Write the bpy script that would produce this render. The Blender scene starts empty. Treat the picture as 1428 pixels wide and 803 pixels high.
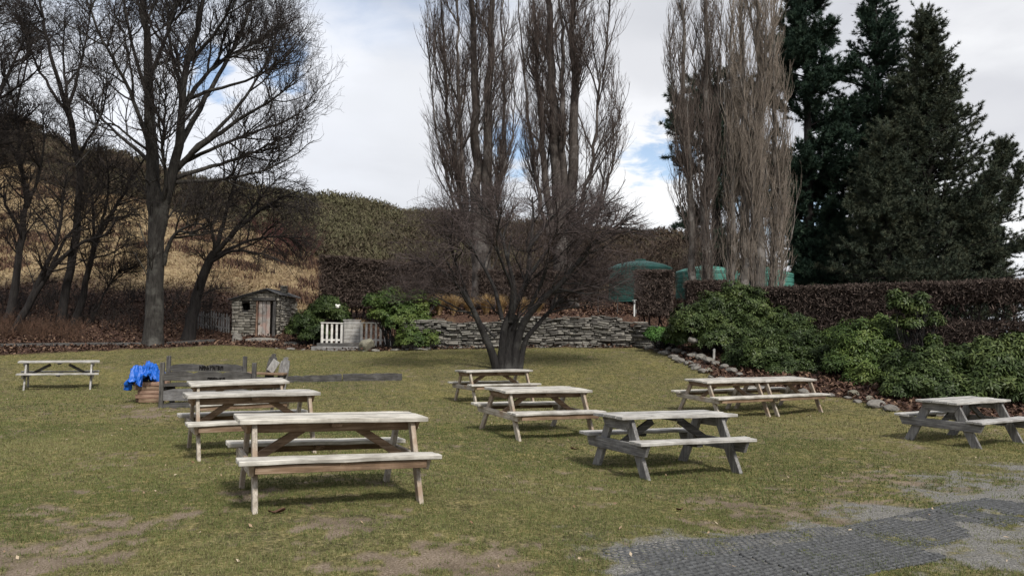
import bpy, bmesh, math, random
import numpy as np
from mathutils import Matrix, Vector

random.seed(5)
RNG = np.random.default_rng(11)
COL = bpy.context.scene.collection
PI = math.pi

# ------------------------------------------------------------------ camera numbers
F_PX, PITCH, ROLL, CAM_H = 1091.45, 0.06061686, 0.00740462, 1.53356


def at(px, py, Y):
    """point of the world at distance Y (metres, along +Y) seen at photo pixel (px, py)"""
    a, b = px - 714.0, py - 401.5
    c, s = math.cos(ROLL), math.sin(ROLL)
    X = (c * a + s * b) / F_PX
    u = -(-s * a + c * b) / F_PX
    y = math.cos(PITCH) - u * math.sin(PITCH)
    z = math.sin(PITCH) + u * math.cos(PITCH)
    k = Y / y
    return np.array([X * k, Y, CAM_H + z * k])


# ------------------------------------------------------------------ tagging
def tag(o, label, cat, group=None, kind=None):
    o['label'] = label
    o['category'] = cat
    if group:
        o['group'] = group
    if kind:
        o['kind'] = kind
    return o


def empty(name, loc=(0, 0, 0), rz=0.0):
    o = bpy.data.objects.new(name, None)
    COL.objects.link(o)
    o.location = loc
    o.rotation_euler = (0, 0, rz)
    o.empty_display_size = 0.2
    return o


def thing(name, label, cat, loc=(0, 0, 0), rz=0.0, group=None):
    return tag(empty(name, loc, rz), label, cat, group)


def mesh_obj(name, V, F, m, parent=None, attrs=None, smooth=False):
    """F: (n,3) or (n,4) int array, or a list of such arrays"""
    V = np.ascontiguousarray(V, dtype=np.float32)
    Fs = F if isinstance(F, list) else [F]
    Fs = [np.asarray(f, dtype=np.int32) for f in Fs if len(f)]
    me = bpy.data.meshes.new(name)
    me.vertices.add(len(V))
    me.vertices.foreach_set('co', V.ravel())
    loops = np.concatenate([f.ravel() for f in Fs])
    sizes = np.concatenate([np.full(len(f), f.shape[1], dtype=np.int32) for f in Fs])
    starts = np.concatenate([[0], np.cumsum(sizes)[:-1]]).astype(np.int32)
    me.loops.add(len(loops))
    me.loops.foreach_set('vertex_index', loops)
    me.polygons.add(len(sizes))
    me.polygons.foreach_set('loop_start', starts)
    me.polygons.foreach_set('loop_total', sizes)
    if smooth:
        me.polygons.foreach_set('use_smooth', np.ones(len(sizes), dtype=bool))
    me.update(calc_edges=True)
    me.validate()
    for k, a in (attrs or {}).items():
        at_ = me.attributes.new(k, 'FLOAT', 'POINT')
        at_.data.foreach_set('value', np.ascontiguousarray(a, dtype=np.float32))
    if m:
        me.materials.append(m)
    o = bpy.data.objects.new(name, me)
    COL.objects.link(o)
    if parent:
        o.parent = parent
    return o


def bm_obj(name, bm, m, parent=None, smooth=False):
    me = bpy.data.meshes.new(name)
    bmesh.ops.recalc_face_normals(bm, faces=bm.faces)
    bm.to_mesh(me)
    bm.free()
    if smooth:
        for p in me.polygons:
            p.use_smooth = True
    me.materials.append(m)
    o = bpy.data.objects.new(name, me)
    COL.objects.link(o)
    if parent:
        o.parent = parent
    return o


def copy_tree(o, parent=None):
    c = o.copy()
    COL.objects.link(c)
    c.parent = parent
    for ch in list(o.children):
        copy_tree(ch, c)
    return c


# ------------------------------------------------------------------ value noise in numpy
_PERM = RNG.permutation(4096)
_VAL = RNG.random(4096)


def _h(ix, iy):
    return _VAL[(_PERM[(ix & 4095)] + iy * 57) & 4095]


def vnoise(x, y):
    x = np.asarray(x, float)
    y = np.asarray(y, float)
    ix, iy = np.floor(x).astype(int), np.floor(y).astype(int)
    fx, fy = x - ix, y - iy
    fx, fy = fx * fx * (3 - 2 * fx), fy * fy * (3 - 2 * fy)
    a, b, c, d = _h(ix, iy), _h(ix + 1, iy), _h(ix, iy + 1), _h(ix + 1, iy + 1)
    return (a * (1 - fx) + b * fx) * (1 - fy) + (c * (1 - fx) + d * fx) * fy


def fbm(x, y, o=4):
    s = 0
    a = .5
    for i in range(o):
        s = s + a * vnoise(x * 2 ** i + 17 * i, y * 2 ** i + 5 * i)
        a *= .5
    return s / (1 - .5 ** o)


def sstep(a, b, x):
    t = np.clip((x - a) / (b - a), 0, 1)
    return t * t * (3 - 2 * t)


# ------------------------------------------------------------------ materials
def new_mat(name):
    m = bpy.data.materials.new(name)
    m.use_nodes = True
    nt = m.node_tree
    b = nt.nodes['Principled BSDF']
    b.inputs['Roughness'].default_value = .85
    b.inputs['Specular IOR Level'].default_value = .25
    return m, nt, b


def N(nt, t, **kw):
    n = nt.nodes.new(t)
    for k, v in kw.items():
        if k in n.inputs.keys() if hasattr(n.inputs, 'keys') else False:
            n.inputs[k].default_value = v
        else:
            setattr(n, k, v)
    return n


def ramp(nt, fac, stops, interp='LINEAR'):
    r = nt.nodes.new('ShaderNodeValToRGB')
    r.color_ramp.interpolation = interp
    el = r.color_ramp.elements
    while len(el) > 2:
        el.remove(el[-1])
    for i, (p, c) in enumerate(stops):
        e = el[i] if i < 2 else el.new(p)
        e.position = p
        e.color = (*c, 1) if len(c) == 3 else c
    nt.links.new(fac, r.inputs[0])
    return r.outputs[0]


def noise(nt, scale, detail=4, rough=.55, vec=None, dim='3D', dist=0.0):
    n = nt.nodes.new('ShaderNodeTexNoise')
    n.inputs['Scale'].default_value = scale
    n.inputs['Detail'].default_value = detail
    n.inputs['Roughness'].default_value = rough
    n.inputs['Distortion'].default_value = dist
    if vec is not None:
        nt.links.new(vec, n.inputs['Vector'])
    return n.outputs['Fac']


def coords(nt, scale=(1, 1, 1), kind='Object'):
    tc = nt.nodes.new('ShaderNodeTexCoord')
    mp = nt.nodes.new('ShaderNodeMapping')
    mp.inputs['Scale'].default_value = scale
    nt.links.new(tc.outputs[kind], mp.inputs['Vector'])
    return mp.outputs[0]


def geo_pos(nt):
    return nt.nodes.new('ShaderNodeNewGeometry').outputs['Position']


def island(nt):
    return nt.nodes.new('ShaderNodeNewGeometry').outputs['Random Per Island']


def attr(nt, name):
    a = nt.nodes.new('ShaderNodeAttribute')
    a.attribute_name = name
    return a.outputs['Fac']


def mixc(nt, fac, a, b, mode='MIX'):
    m = nt.nodes.new('ShaderNodeMix')
    m.data_type = 'RGBA'
    m.blend_type = mode
    m.clamp_factor = True
    for s, v in ((m.inputs[0], fac), (m.inputs[6], a), (m.inputs[7], b)):
        if isinstance(v, (int, float)):
            s.default_value = v
        elif isinstance(v, tuple):
            s.default_value = (*v, 1) if len(v) == 3 else v
        else:
            nt.links.new(v, s)
    return m.outputs[2]


def math_(nt, op, a, b=0.0, c=None, clamp=False):
    m = nt.nodes.new('ShaderNodeMath')
    m.operation = op
    m.use_clamp = clamp
    for i, v in enumerate((a, b, c)):
        if v is None:
            continue
        if isinstance(v, (int, float)):
            m.inputs[i].default_value = v
        else:
            nt.links.new(v, m.inputs[i])
    return m.outputs[0]


def bump(nt, b, h, strength=.5, dist=.02):
    n = nt.nodes.new('ShaderNodeBump')
    n.inputs['Strength'].default_value = strength
    n.inputs['Distance'].default_value = dist
    nt.links.new(h, n.inputs['Height'])
    nt.links.new(n.outputs[0], b.inputs['Normal'])


def wood_mat(name, dark, mid, light, axis='X', k=1.0, brown=None):
    """weathered sawn timber; grain runs along the local axis"""
    m, nt, b = new_mat(name)
    sc = {'X': (1.2, 22, 22), 'Y': (22, 1.2, 22), 'Z': (22, 22, 1.2)}[axis]
    v = coords(nt, sc)
    g = noise(nt, 2.2, 6, .65, v, dist=.4)
    c = ramp(nt, g, [(.3, dark), (.5, mid), (.68, light)])
    pv = coords(nt, (1, 1, 1))
    p = noise(nt, 5.0, 5, .6, pv)
    p = ramp(nt, p, [(.38, (.62, .60, .57)), (.6, (1.06, 1.05, 1.03))])
    c = mixc(nt, .8, c, p, 'MULTIPLY')
    isl = island(nt)
    t = ramp(nt, isl, [(0, (.74, .74, .75)), (1, (1.12, 1.10, 1.06))])
    c = mixc(nt, 1.0, c, t, 'MULTIPLY')
    oi = nt.nodes.new('ShaderNodeObjectInfo')
    t = ramp(nt, oi.outputs['Random'], [(0, (.88, .88, .9)), (1, (1.06, 1.05, 1.03))])
    c = mixc(nt, 1.0, c, t, 'MULTIPLY')
    if brown:
        q = noise(nt, 2.3, 3, .5, pv)
        q = ramp(nt, q, [(.5, (0, 0, 0)), (.62, (1, 1, 1))])
        c = mixc(nt, q, c, brown)
    crack = noise(nt, 6, 3, .5, v)
    crack = ramp(nt, crack, [(.30, (0, 0, 0)), (.36, (1, 1, 1))])
    c = mixc(nt, crack, mixc(nt, .6, c, (.03, .028, .025)), c)
    nt.links.new(c, b.inputs['Base Color'])
    b.inputs['Roughness'].default_value = .8
    bump(nt, b, g, .5, .004)
    return m


MAT = {}
PALE = ((.26, .25, .235), (.46, .45, .425), (.62, .61, .585))
BRN = ((.13, .085, .055), (.22, .15, .10), (.33, .25, .185))
GRY = ((.10, .10, .105), (.20, .20, .205), (.33, .33, .33))
OLD = ((.035, .034, .034), (.085, .083, .082), (.17, .168, .165))
for ax in 'XYZ':
    MAT['pale' + ax] = wood_mat('pale_weathered_timber_' + ax, *PALE, axis=ax)
    MAT['brown' + ax] = wood_mat('brown_timber_' + ax, *BRN, axis=ax)
    MAT['grey' + ax] = wood_mat('grey_weathered_timber_' + ax, *GRY, axis=ax)
    MAT['old' + ax] = wood_mat('old_dark_timber_' + ax, *OLD, axis=ax)
    MAT['legp' + ax] = wood_mat('leg_timber_' + ax, (.24, .21, .175), (.42, .385, .34), (.60, .57, .53), axis=ax, brown=(.27, .20, .145))
    MAT['greyp' + ax] = wood_mat('light_grey_timber_' + ax, (.22, .22, .22), (.38, .38, .38), (.52, .52, .52), axis=ax)
    MAT['red' + ax] = wood_mat('reddish_timber_' + ax, (.13, .075, .055), (.25, .16, .12), (.38, .28, .22), axis=ax)
MAT['white'] = wood_mat('white_painted_timber', (.50, .50, .49), (.68, .68, .67), (.78, .78, .77), axis='Z')
MAT['doorwood'] = wood_mat('faded_door_planks', (.28, .25, .23), (.48, .45, .43), (.60, .57, .55), axis='Z', brown=(.40, .28, .24))


def bark_mat(name, a, b_, lich=None, sc=1.0):
    m, nt, b = new_mat(name)
    v = coords(nt, (6 * sc, 6 * sc, 1.1 * sc))
    g = noise(nt, 2.0, 6, .7, v, dist=.5)
    c = ramp(nt, g, [(.35, a), (.65, b_)])
    if lich:
        l = noise(nt, 1.6, 5, .65, coords(nt))
        l = ramp(nt, l, [(.5, (0, 0, 0)), (.64, (1, 1, 1))])
        c = mixc(nt, l, c, lich)
    nt.links.new(c, b.inputs['Base Color'])
    b.inputs['Roughness'].default_value = .9
    bump(nt, b, g, .8, .03)
    return m


def twig_mat(name, a, b_):
    m, nt, b = new_mat(name)
    c = ramp(nt, island(nt), [(0, a), (1, b_)])
    nt.links.new(c, b.inputs['Base Color'])
    b.inputs['Roughness'].default_value = .8
    return m


MAT['bark_big'] = bark_mat('grey_bark', (.016, .014, .013), (.052, .048, .043), (.085, .082, .074))
MAT['bark_dark'] = bark_mat('dark_bark', (.012, .010, .010), (.036, .032, .030))
MAT['bark_fruit'] = bark_mat('garden_tree_bark', (.010, .009, .009), (.034, .031, .030), (.055, .053, .05), 2)
MAT['bark_pop'] = bark_mat('poplar_bark', (.05, .043, .038), (.14, .125, .11), (.20, .185, .17))
MAT['bark_pop_dark'] = bark_mat('poplar_bark_dark', (.035, .029, .026), (.10, .085, .075), (.16, .145, .135))
MAT['twig_dark'] = twig_mat('dark_twigs', (.016, .013, .012), (.045, .036, .032))
MAT['twig_fruit'] = twig_mat('garden_tree_twigs', (.022, .017, .017), (.13, .10, .095))
MAT['twig_pop'] = twig_mat('poplar_twigs', (.040, .031, .028), (.13, .10, .088))
MAT['twig_mid'] = twig_mat('brownish_poplar_twigs', (.06, .047, .040), (.18, .145, .125))
MAT['twig_pale'] = twig_mat('pale_poplar_twigs', (.11, .09, .072), (.31, .26, .215))
MAT['hedge'] = twig_mat('bare_hedge_twigs', (.028, .020, .017), (.125, .092, .076))
MAT['hedge_in'] = twig_mat('hedge_stems', (.02, .016, .015), (.05, .04, .036))
MAT['bramble'] = twig_mat('bramble_twigs', (.04, .024, .017), (.15, .085, .055))
MAT['maroon'] = twig_mat('maroon_shrub_twigs', (.05, .018, .018), (.13, .05, .045))


def leaf_mat(name, cols, rough=.55, spec=.3, use_tint=False, trans=.0):
    m, nt, b = new_mat(name)
    n = len(cols)
    f = island(nt)
    if use_tint:
        f = math_(nt, 'ADD', math_(nt, 'MULTIPLY', f, .35), math_(nt, 'MULTIPLY', attr(nt, 'tint'), .65))
    c = ramp(nt, f, [(i / (n - 1), k) for i, k in enumerate(cols)])
    nt.links.new(c, b.inputs['Base Color'])
    b.inputs['Roughness'].default_value = rough
    b.inputs['Specular IOR Level'].default_value = spec
    return m


MAT['rhodo'] = leaf_mat('rhododendron_leaves', [(.014, .024, .008), (.034, .054, .016), (.066, .092, .028), (.125, .15, .045)], .5, .22, True)
MAT['rhodo_y'] = leaf_mat('light_rhododendron_leaves', [(.022, .042, .012), (.055, .088, .022), (.10, .135, .034), (.16, .19, .055)], .5, .22, True)
MAT['lowgreen'] = leaf_mat('low_green_leaves', [(.04, .10, .025), (.08, .17, .04), (.13, .24, .06)], .5, .3, True)
MAT['pine'] = leaf_mat('pine_needles', [(.016, .032, .026), (.030, .056, .040), (.062, .092, .052)], .7, .15, True)
MAT['spruce'] = leaf_mat('spruce_needles', [(.018, .031, .028), (.038, .056, .042), (.072, .085, .055), (.115, .105, .06)], .7, .15, True)
MAT['scrub'] = leaf_mat('hill_scrub_leaves', [(.045, .032, .026), (.075, .055, .040), (.098, .088, .052), (.125, .122, .066)], .8, .1, True)
MAT['litter'] = leaf_mat('fallen_brown_leaves', [(.022, .013, .011), (.055, .029, .022), (.10, .056, .038), (.20, .13, .085)], .8, .2)
MAT['leafpale'] = leaf_mat('pale_fallen_leaves', [(.16, .09, .05), (.32, .23, .15), (.46, .38, .28)], .7, .2)
MAT['grass'] = leaf_mat('short_lawn_grass', [(.048, .070, .022), (.098, .120, .038), (.160, .160, .062), (.26, .235, .125)], .7, .15, True)
MAT['tussock'] = leaf_mat('golden_tussock_blades', [(.20, .12, .05), (.36, .24, .11), (.52, .39, .21)], .7, .2)
MAT['drygrass'] = leaf_mat('dry_hill_grass', [(.15, .11, .065), (.28, .215, .125), (.40, .325, .20)], .8, .1, True)


def stone_mat(name, cols, lich=(.30, .30, .26), bs=.5):
    m, nt, b = new_mat(name)
    v = coords(nt, (1, 1, 1.8))
    c = ramp(nt, island(nt), [(i / (len(cols) - 1), k) for i, k in enumerate(cols)])
    n1 = noise(nt, 9, 6, .65, v)
    t = ramp(nt, n1, [(.3, (.55, .55, .55)), (.7, (1.25, 1.22, 1.18))])
    c = mixc(nt, 1.0, c, t, 'MULTIPLY')
    l = noise(nt, 3.0, 6, .7, v)
    l = ramp(nt, l, [(.56, (0, 0, 0)), (.68, (.8, .8, .8))])
    c = mixc(nt, l, c, lich)
    nt.links.new(c, b.inputs['Base Color'])
    b.inputs['Roughness'].default_value = .9
    bump(nt, b, noise(nt, 22, 6, .7, v), bs, .03)
    return m


MAT['stone'] = stone_mat('grey_schist', [(.07, .066, .062), (.13, .125, .115), (.20, .19, .175), (.28, .27, .245)])
MAT['hutstone'] = stone_mat('hut_schist', [(.13, .12, .10), (.23, .215, .185), (.34, .32, .28), (.46, .44, .39)])
MAT['mortar'] = stone_mat('dark_wall_core', [(.03, .028, .026), (.045, .042, .04)], (.06, .058, .05))
MAT['boulder'] = stone_mat('lichened_boulder', [(.16, .15, .12), (.26, .25, .2)], (.40, .40, .30))


def plain(name, col, rough=.6, spec=.3, ns=8, amt=.25, metal=0.0, bs=.0):
    m, nt, b = new_mat(name)
    n1 = noise(nt, ns, 5, .6, coords(nt))
    lo = tuple(x * (1 - amt) for x in col)
    hi = tuple(min(1, x * (1 + amt)) for x in col)
    c = ramp(nt, n1, [(.35, lo), (.65, hi)])
    nt.links.new(c, b.inputs['Base Color'])
    b.inputs['Roughness'].default_value = rough
    b.inputs['Specular IOR Level'].default_value = spec
    b.inputs['Metallic'].default_value = metal
    if bs:
        bump(nt, b, n1, bs, .01)
    return m


MAT['tank'] = plain('green_tank_plastic', (.065, .20, .165), .55, .3, 1.5, .15)
MAT['tarp'] = plain('blue_tarpaulin', (.008, .11, .50), .45, .45, 10, .2, bs=.3)
MAT['rubber'] = plain('black_rubber_mat', (.075, .077, .080), .7, .3, 30, .5)
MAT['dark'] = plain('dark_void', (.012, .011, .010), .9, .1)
MAT['roof'] = plain('grey_iron_roof', (.13, .13, .135), .7, .3, 4, .35)
MAT['pvc'] = plain('white_pipe', (.62, .62, .60), .5, .4, 8, .12)
MAT['brass'] = plain('tap_metal', (.45, .45, .42), .35, .5, 8, .1, .8)
MAT['iron'] = plain('dark_iron', (.05, .045, .042), .6, .4, 12, .3)
MAT['bloom'] = plain('white_blossom', (.80, .80, .74), .6, .2, 20, .05)
MAT['carve'] = plain('burnt_carving', (.010, .009, .009), .9, .1)
MAT['bluerope'] = plain('blue_rope', (.02, .28, .45), .6, .3)

# ------------------------------------------------------------------ terrain
TABLES = {  # x, y, z, yaw, tilt along, tilt across
    'A': (-1.732, 7.529, .012, .418, -.021, -.004),
    'D': (.431, 13.154, -.092, .55, -.022, .046),
    'E': (-.408, 18.521, -.005, .461, .0, -.004),
    'B': (-3.564, 10.829, -.063, .485, -.001, .002),
    'C': (-5.061, 14.608, -.095, .493, .015, .05),
    'F': (2.085, 10.665, -.246, .432, -.015, -.009),
    'H': (8.073, 14.089, -.29, .577, -.007, .021),
    'G': (5.57, 18.242, -.174, .558, -.007, .059),
    'J': (-12.504, 21.767, -.01, .47, -.005, .016),
}
_d = []
for k, (x, y, z, r, a, b_) in TABLES.items():
    hl = 1.6 if k == 'G' else .75
    for sx in (-1, 1):
        for sy in (-1, 1):
            lx, ly = sx * hl, sy * .64
            _d.append((x + math.cos(r) * lx - math.sin(r) * ly, y + math.sin(r) * lx + math.cos(r) * ly, z + a * lx + b_ * ly))
for p in [(0, 3, 0), (-4, 4, 0), (4, 4, -.05), (1, 6, -.05), (-14, 8, .05), (12, 8, -.25), (0, -6, 0)]:
    _d.append(p)
EDGE = [(-250, 503, 26), (-100, 500, 26.5), (0, 496, 27.5), (100, 491, 28.7), (200, 487, 30), (310, 481, 31), (370, 485, 30.8), (440, 489, 30.3), (520, 490, 29.9), (600, 488, 29.7),
        (700, 486, 29.8), (800, 485, 29.9), (890, 485, 29.9), (920, 492, 28), (950, 505, 26), (1000, 530, 23), (1060, 545, 21.6), (1120, 550, 20.8),
        (1180, 555, 20), (1240, 572, 18.3), (1330, 583, 17.3), (1428, 590, 17.0), (1600, 600, 16.6)]
for e in EDGE:
    _d.append(tuple(at(*e)))
_d += [tuple(at(705, 514, 23.7)), tuple(at(560, 530, 21.5)), tuple(at(400, 538, 20.0)), tuple(at(322, 476, 34)), tuple(at(412, 476, 34)), tuple(at(470, 484, 32.5))]
_d += [(7.9, 29, 1.25), (15.7, 24, 1.0), (11.5, 26.5, 1.15), (10, 22, .35), (13, 20, .2), (22, 20, .6), (8, 25, .75), (-20, 33, 1.5), (-12, 35, 1.6), (10, 34, 1.6), (20, 32, 1.3)]
_D = np.array(_d)


def _tk(r2):
    return .5 * r2 * np.log(r2 + 1e-6)


def _tps_fit(D, lam=.25):
    n = len(D)
    r2 = ((D[:, None, :2] - D[None, :, :2]) ** 2).sum(-1)
    K = _tk(r2) + lam * np.eye(n)
    P = np.c_[np.ones(n), D[:, :2]]
    A = np.block([[K, P], [P.T, np.zeros((3, 3))]])
    return np.linalg.solve(A, np.r_[D[:, 2], 0, 0, 0])


_W = _tps_fit(_D)


def lawn_z(x, y):
    x = np.clip(x, -24, 22)
    y = np.clip(y, -4, 38)
    sh = x.shape
    x, y = x.ravel(), y.ravel()
    out = np.zeros(len(x))
    for s in range(0, len(x), 40000):
        xs, ys = x[s:s + 40000], y[s:s + 40000]
        r2 = (xs[:, None] - _D[None, :, 0]) ** 2 + (ys[:, None] - _D[None, :, 1]) ** 2
        out[s:s + 40000] = _tk(r2) @ _W[:-3] + _W[-3] + _W[-2] * xs + _W[-1] * ys
    return out.reshape(sh)


_PX = np.array([-400, 0, 130, 300, 440, 600, 760, 950, 1050, 1120, 1250, 1428, 1800], float)
_UY = np.array([31, 40, 60, 90, 130, 200], float)
_UZ = np.array([
    [1.7, 1.7, 1.7, 1.7, 1.9, 2.3, 2.32, 2.3, 2.0, 1.7, 1.5, 1.3, 1.3],
    [3.9, 3.7, 3.6, 3.4, 2.9, 3.0, 3.1, 3.1, 2.8, 2.3, 1.8, 1.4, 1.2],
    [12.5, 11.3, 10.7, 9.4, 7.9, 7.2, 6.9, 6.3, 5.0, 3.6, 2.0, 1.4, 1.2],
    [29., 25.6, 22.0, 18.6, 17.0, 15.0, 13.9, 12.4, 9.5, 6.0, 2.6, 1.3, 1.0],
    [31., 27., 23.0, 19.2, 17.3, 15.0, 13.4, 11., 8.5, 4.0, 2.0, 1.0, 1.0],
    [20., 18., 15.0, 12., 10., 8., 7., 6., 5.0, 2.0, 1.0, .0, .0]])


def upper_z(x, y):
    yy = np.maximum(y, 5.0)
    px = np.clip(714 + F_PX * x / yy, _PX[0], _PX[-1])
    ii = np.clip(np.searchsorted(_PX, px) - 1, 0, len(_PX) - 2)
    fu = (px - _PX[ii]) / (_PX[ii + 1] - _PX[ii])
    fu = fu * fu * (3 - 2 * fu)
    yc = np.clip(y, _UY[0], _UY[-1])
    jj = np.clip(np.searchsorted(_UY, yc) - 1, 0, len(_UY) - 2)
    cols = [_UZ[j, ii] * (1 - fu) + _UZ[j, ii + 1] * fu for j in range(len(_UY))]
    cols = np.stack(cols)
    ar = np.arange(cols.shape[1]) if cols.ndim == 2 else None
    z0 = cols[jj, ar]
    z1 = cols[jj + 1, ar]
    fy = (yc - _UY[jj]) / (_UY[jj + 1] - _UY[jj])
    # catmull-like easing near the knots
    j0 = np.maximum(jj - 1, 0)
    j2 = np.minimum(jj + 2, len(_UY) - 1)
    m0 = (z1 - cols[j0, ar]) / (_UY[jj + 1] - _UY[j0])
    m1 = (cols[j2, ar] - z0) / (_UY[j2] - _UY[jj])
    h = _UY[jj + 1] - _UY[jj]
    t = fy
    z = (2 * t**3 - 3 * t**2 + 1) * z0 + (t**3 - 2 * t**2 + t) * h * m0 + (-2 * t**3 + 3 * t**2) * z1 + (t**3 - t**2) * h * m1
    return z


def wall_y(x):
    return 30.15 - .0 * x


def gz(x, y):
    x = np.atleast_1d(np.asarray(x, float))
    y = np.atleast_1d(np.asarray(y, float))
    sh = x.shape
    x, y = x.ravel(), y.ravel()
    lz = lawn_z(x, y)
    uz = upper_z(x, y)
    w = sstep(-5.2, -4.2, x) * (1 - sstep(4.9, 5.6, x))
    rt = sstep(5.0, 7.0, x)
    e0 = 32.0 * (1 - w) + 30.35 * w + 2.0 * rt
    e1 = 39.0 * (1 - w) + 30.6 * w + 1.0 * rt
    t = sstep(0, 1, (y - e0) / (e1 - e0))
    z = lz * (1 - t) + uz * t
    far = sstep(60, 90, y)
    z = z + (fbm(x * .12, y * .12, 3) - .5) * (.15 + 2.2 * far) * sstep(38, 55, y)
    z = z * (1 - sstep(150, 600, np.hypot(x, y)))
    return z.reshape(sh)


def g1(x, y):
    return float(gz(np.array([x]), np.array([y]))[0])


def ground_at(px, py, lo=3.5, hi=120):
    ys = np.linspace(lo, hi, 4000)
    d = at(px, py, 1.0)
    k = ys
    xs = d[0] * k
    zr = CAM_H + (d[2] - CAM_H) * k
    g = gz(xs, ys)
    i = np.argmax(g >= zr)
    if g[i] < zr[i]:
        i = len(ys) - 1
    return np.array([xs[i], ys[i], g[i]])


# lawn outline (plan)
_poly = [at(*e)[:2] for e in EDGE]
_poly = np.array(_poly + [(30, 8), (30, -30), (-30, -30), (-30, 20)])


def lawn_sd(x, y):
    """signed distance to the lawn outline, positive inside"""
    sh = x.shape
    x, y = x.ravel(), y.ravel()
    P = _poly
    Q = np.roll(P, -1, 0)
    best = np.full(len(x), 1e9)
    ins = np.zeros(len(x), bool)
    for (ax, ay), (bx, by) in zip(P, Q):
        ex, ey = bx - ax, by - ay
        t = np.clip(((x - ax) * ex + (y - ay) * ey) / (ex * ex + ey * ey), 0, 1)
        best = np.minimum(best, np.hypot(x - ax - t * ex, y - ay - t * ey))
        c = (ay > y) != (by > y)
        with np.errstate(divide='ignore', invalid='ignore'):
            xi = ax + (y - ay) / (by - ay if by != ay else 1e-9) * ex
        ins ^= c & (x < xi)
    return np.where(ins, best, -best).reshape(sh)


SOIL = []   # bare patches on the lawn: plan position, radius, strength
for px, py, r, s in [(60, 770, .8, .9), (150, 745, .6, .7), (20, 720, .6, .6), (250, 720, .5, .55), (330, 690, .45, .6), (480, 730, .6, .5), (560, 790, .7, .8),
                     (420, 795, .6, .6), (700, 785, .5, .6), (820, 770, .6, .6), (1080, 712, .8, .8), (1180, 690, .7, .55), (980, 725, .5, .4), (1260, 672, 1.0, .6),
                     (160, 640, .7, .5), (70, 600, 1., .3), (300, 645, .5, .4), (240, 575, 1.0, .75), (190, 565, .7, .55), (600, 620, .8, .15), (750, 690, .6, .3),
                     (1000, 640, .7, .3), (480, 660, .6, .45), (1380, 650, 1.2, .5), (960, 795, .7, .85), (600, 523, .8, .35), (1250, 625, 1.2, .3), (1010, 605, 1.0, .3)]:
    g = ground_at(px, py, 3.5, 40)
    SOIL.append((g[0], g[1], r, s))
GRAV = []   # grey gravel near the mats
for px, py, r, s in [(1180, 745, .7, .9), (1300, 730, .9, 1.), (1400, 700, 1.0, 1.), (1350, 670, .8, .8), (1400, 770, .8, .9), (1250, 790, .6, .6), (1120, 770, .4, .5), (1060, 790, .5, .6), (1500, 680, 1.2, 1.),
                     (1420, 655, 1.0, .6), (900, 770, .5, .6), (1000, 765, .6, .75), (1100, 755, .6, .8), (885, 772, .28, .9), (930, 765, .35, .9), (1050, 755, .4, .9), (880, 795, .3, .9), (960, 790, .5, .9), (1080, 785, .5, .9), (1180, 720, .5, .5), (900, 800, .4, .5), (1550, 740, 1.2, 1.)]:
    g = ground_at(px, py, 3.0, 40)
    GRAV.append((g[0], g[1], r, s))


def patches(L, x, y):
    m = np.zeros_like(x)
    for cx, cy, r, s in L:
        m = np.maximum(m, s * np.exp(-((x - cx) ** 2 + (y - cy) ** 2 * .8) / (r * r)))
    return m


def soil_mask(x, y):
    n = fbm(x * 2.2, y * 2.2, 4)
    near = 1 - sstep(7, 20, y)
    n2 = fbm(x * 9 + 3, y * 9, 3)
    v = patches(SOIL, x, y) * .85 + (n - .5) * 1.3 + (n2 - .5) * 1.5 + near * .05 - .12
    return sstep(.28, .72, v)


def grav_mask(x, y):
    n = fbm(x * 2.6 + 40, y * 2.6, 4)
    n2 = fbm(x * 11, y * 11 + 6, 3)
    return sstep(.35, .75, patches(GRAV, x, y) + (n - .5) * .9 + (n2 - .5) * .7)


def zones(x, y):
    sd = lawn_sd(x, y) + (fbm(x * 1.5, y * 1.5, 3) - .5) * .5
    lawn = sstep(-.08, .12, sd)
    px = 714 + F_PX * x / np.maximum(y, 5)
    n = (fbm(x * .25, y * .25, 4) - .5)
    dark_end = np.interp(px, [0, 300, 400, 440, 600, 960, 1500], [41, 41.5, 39, 37, 44, 46, 60])
    yb = np.interp(px, [-400, 0, 250, 440, 500, 620, 900], [74, 70, 65, 60, 57, 52, 47])
    dry = sstep(-1.5, 1.5, y - dark_end + n * 9) * (1 - sstep(-2, 2, y - yb + n * 14)) * (1 - sstep(900, 1000, px))
    scrub = sstep(-2, 2, y - yb + n * 14)
    return lawn, dry, scrub


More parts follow.
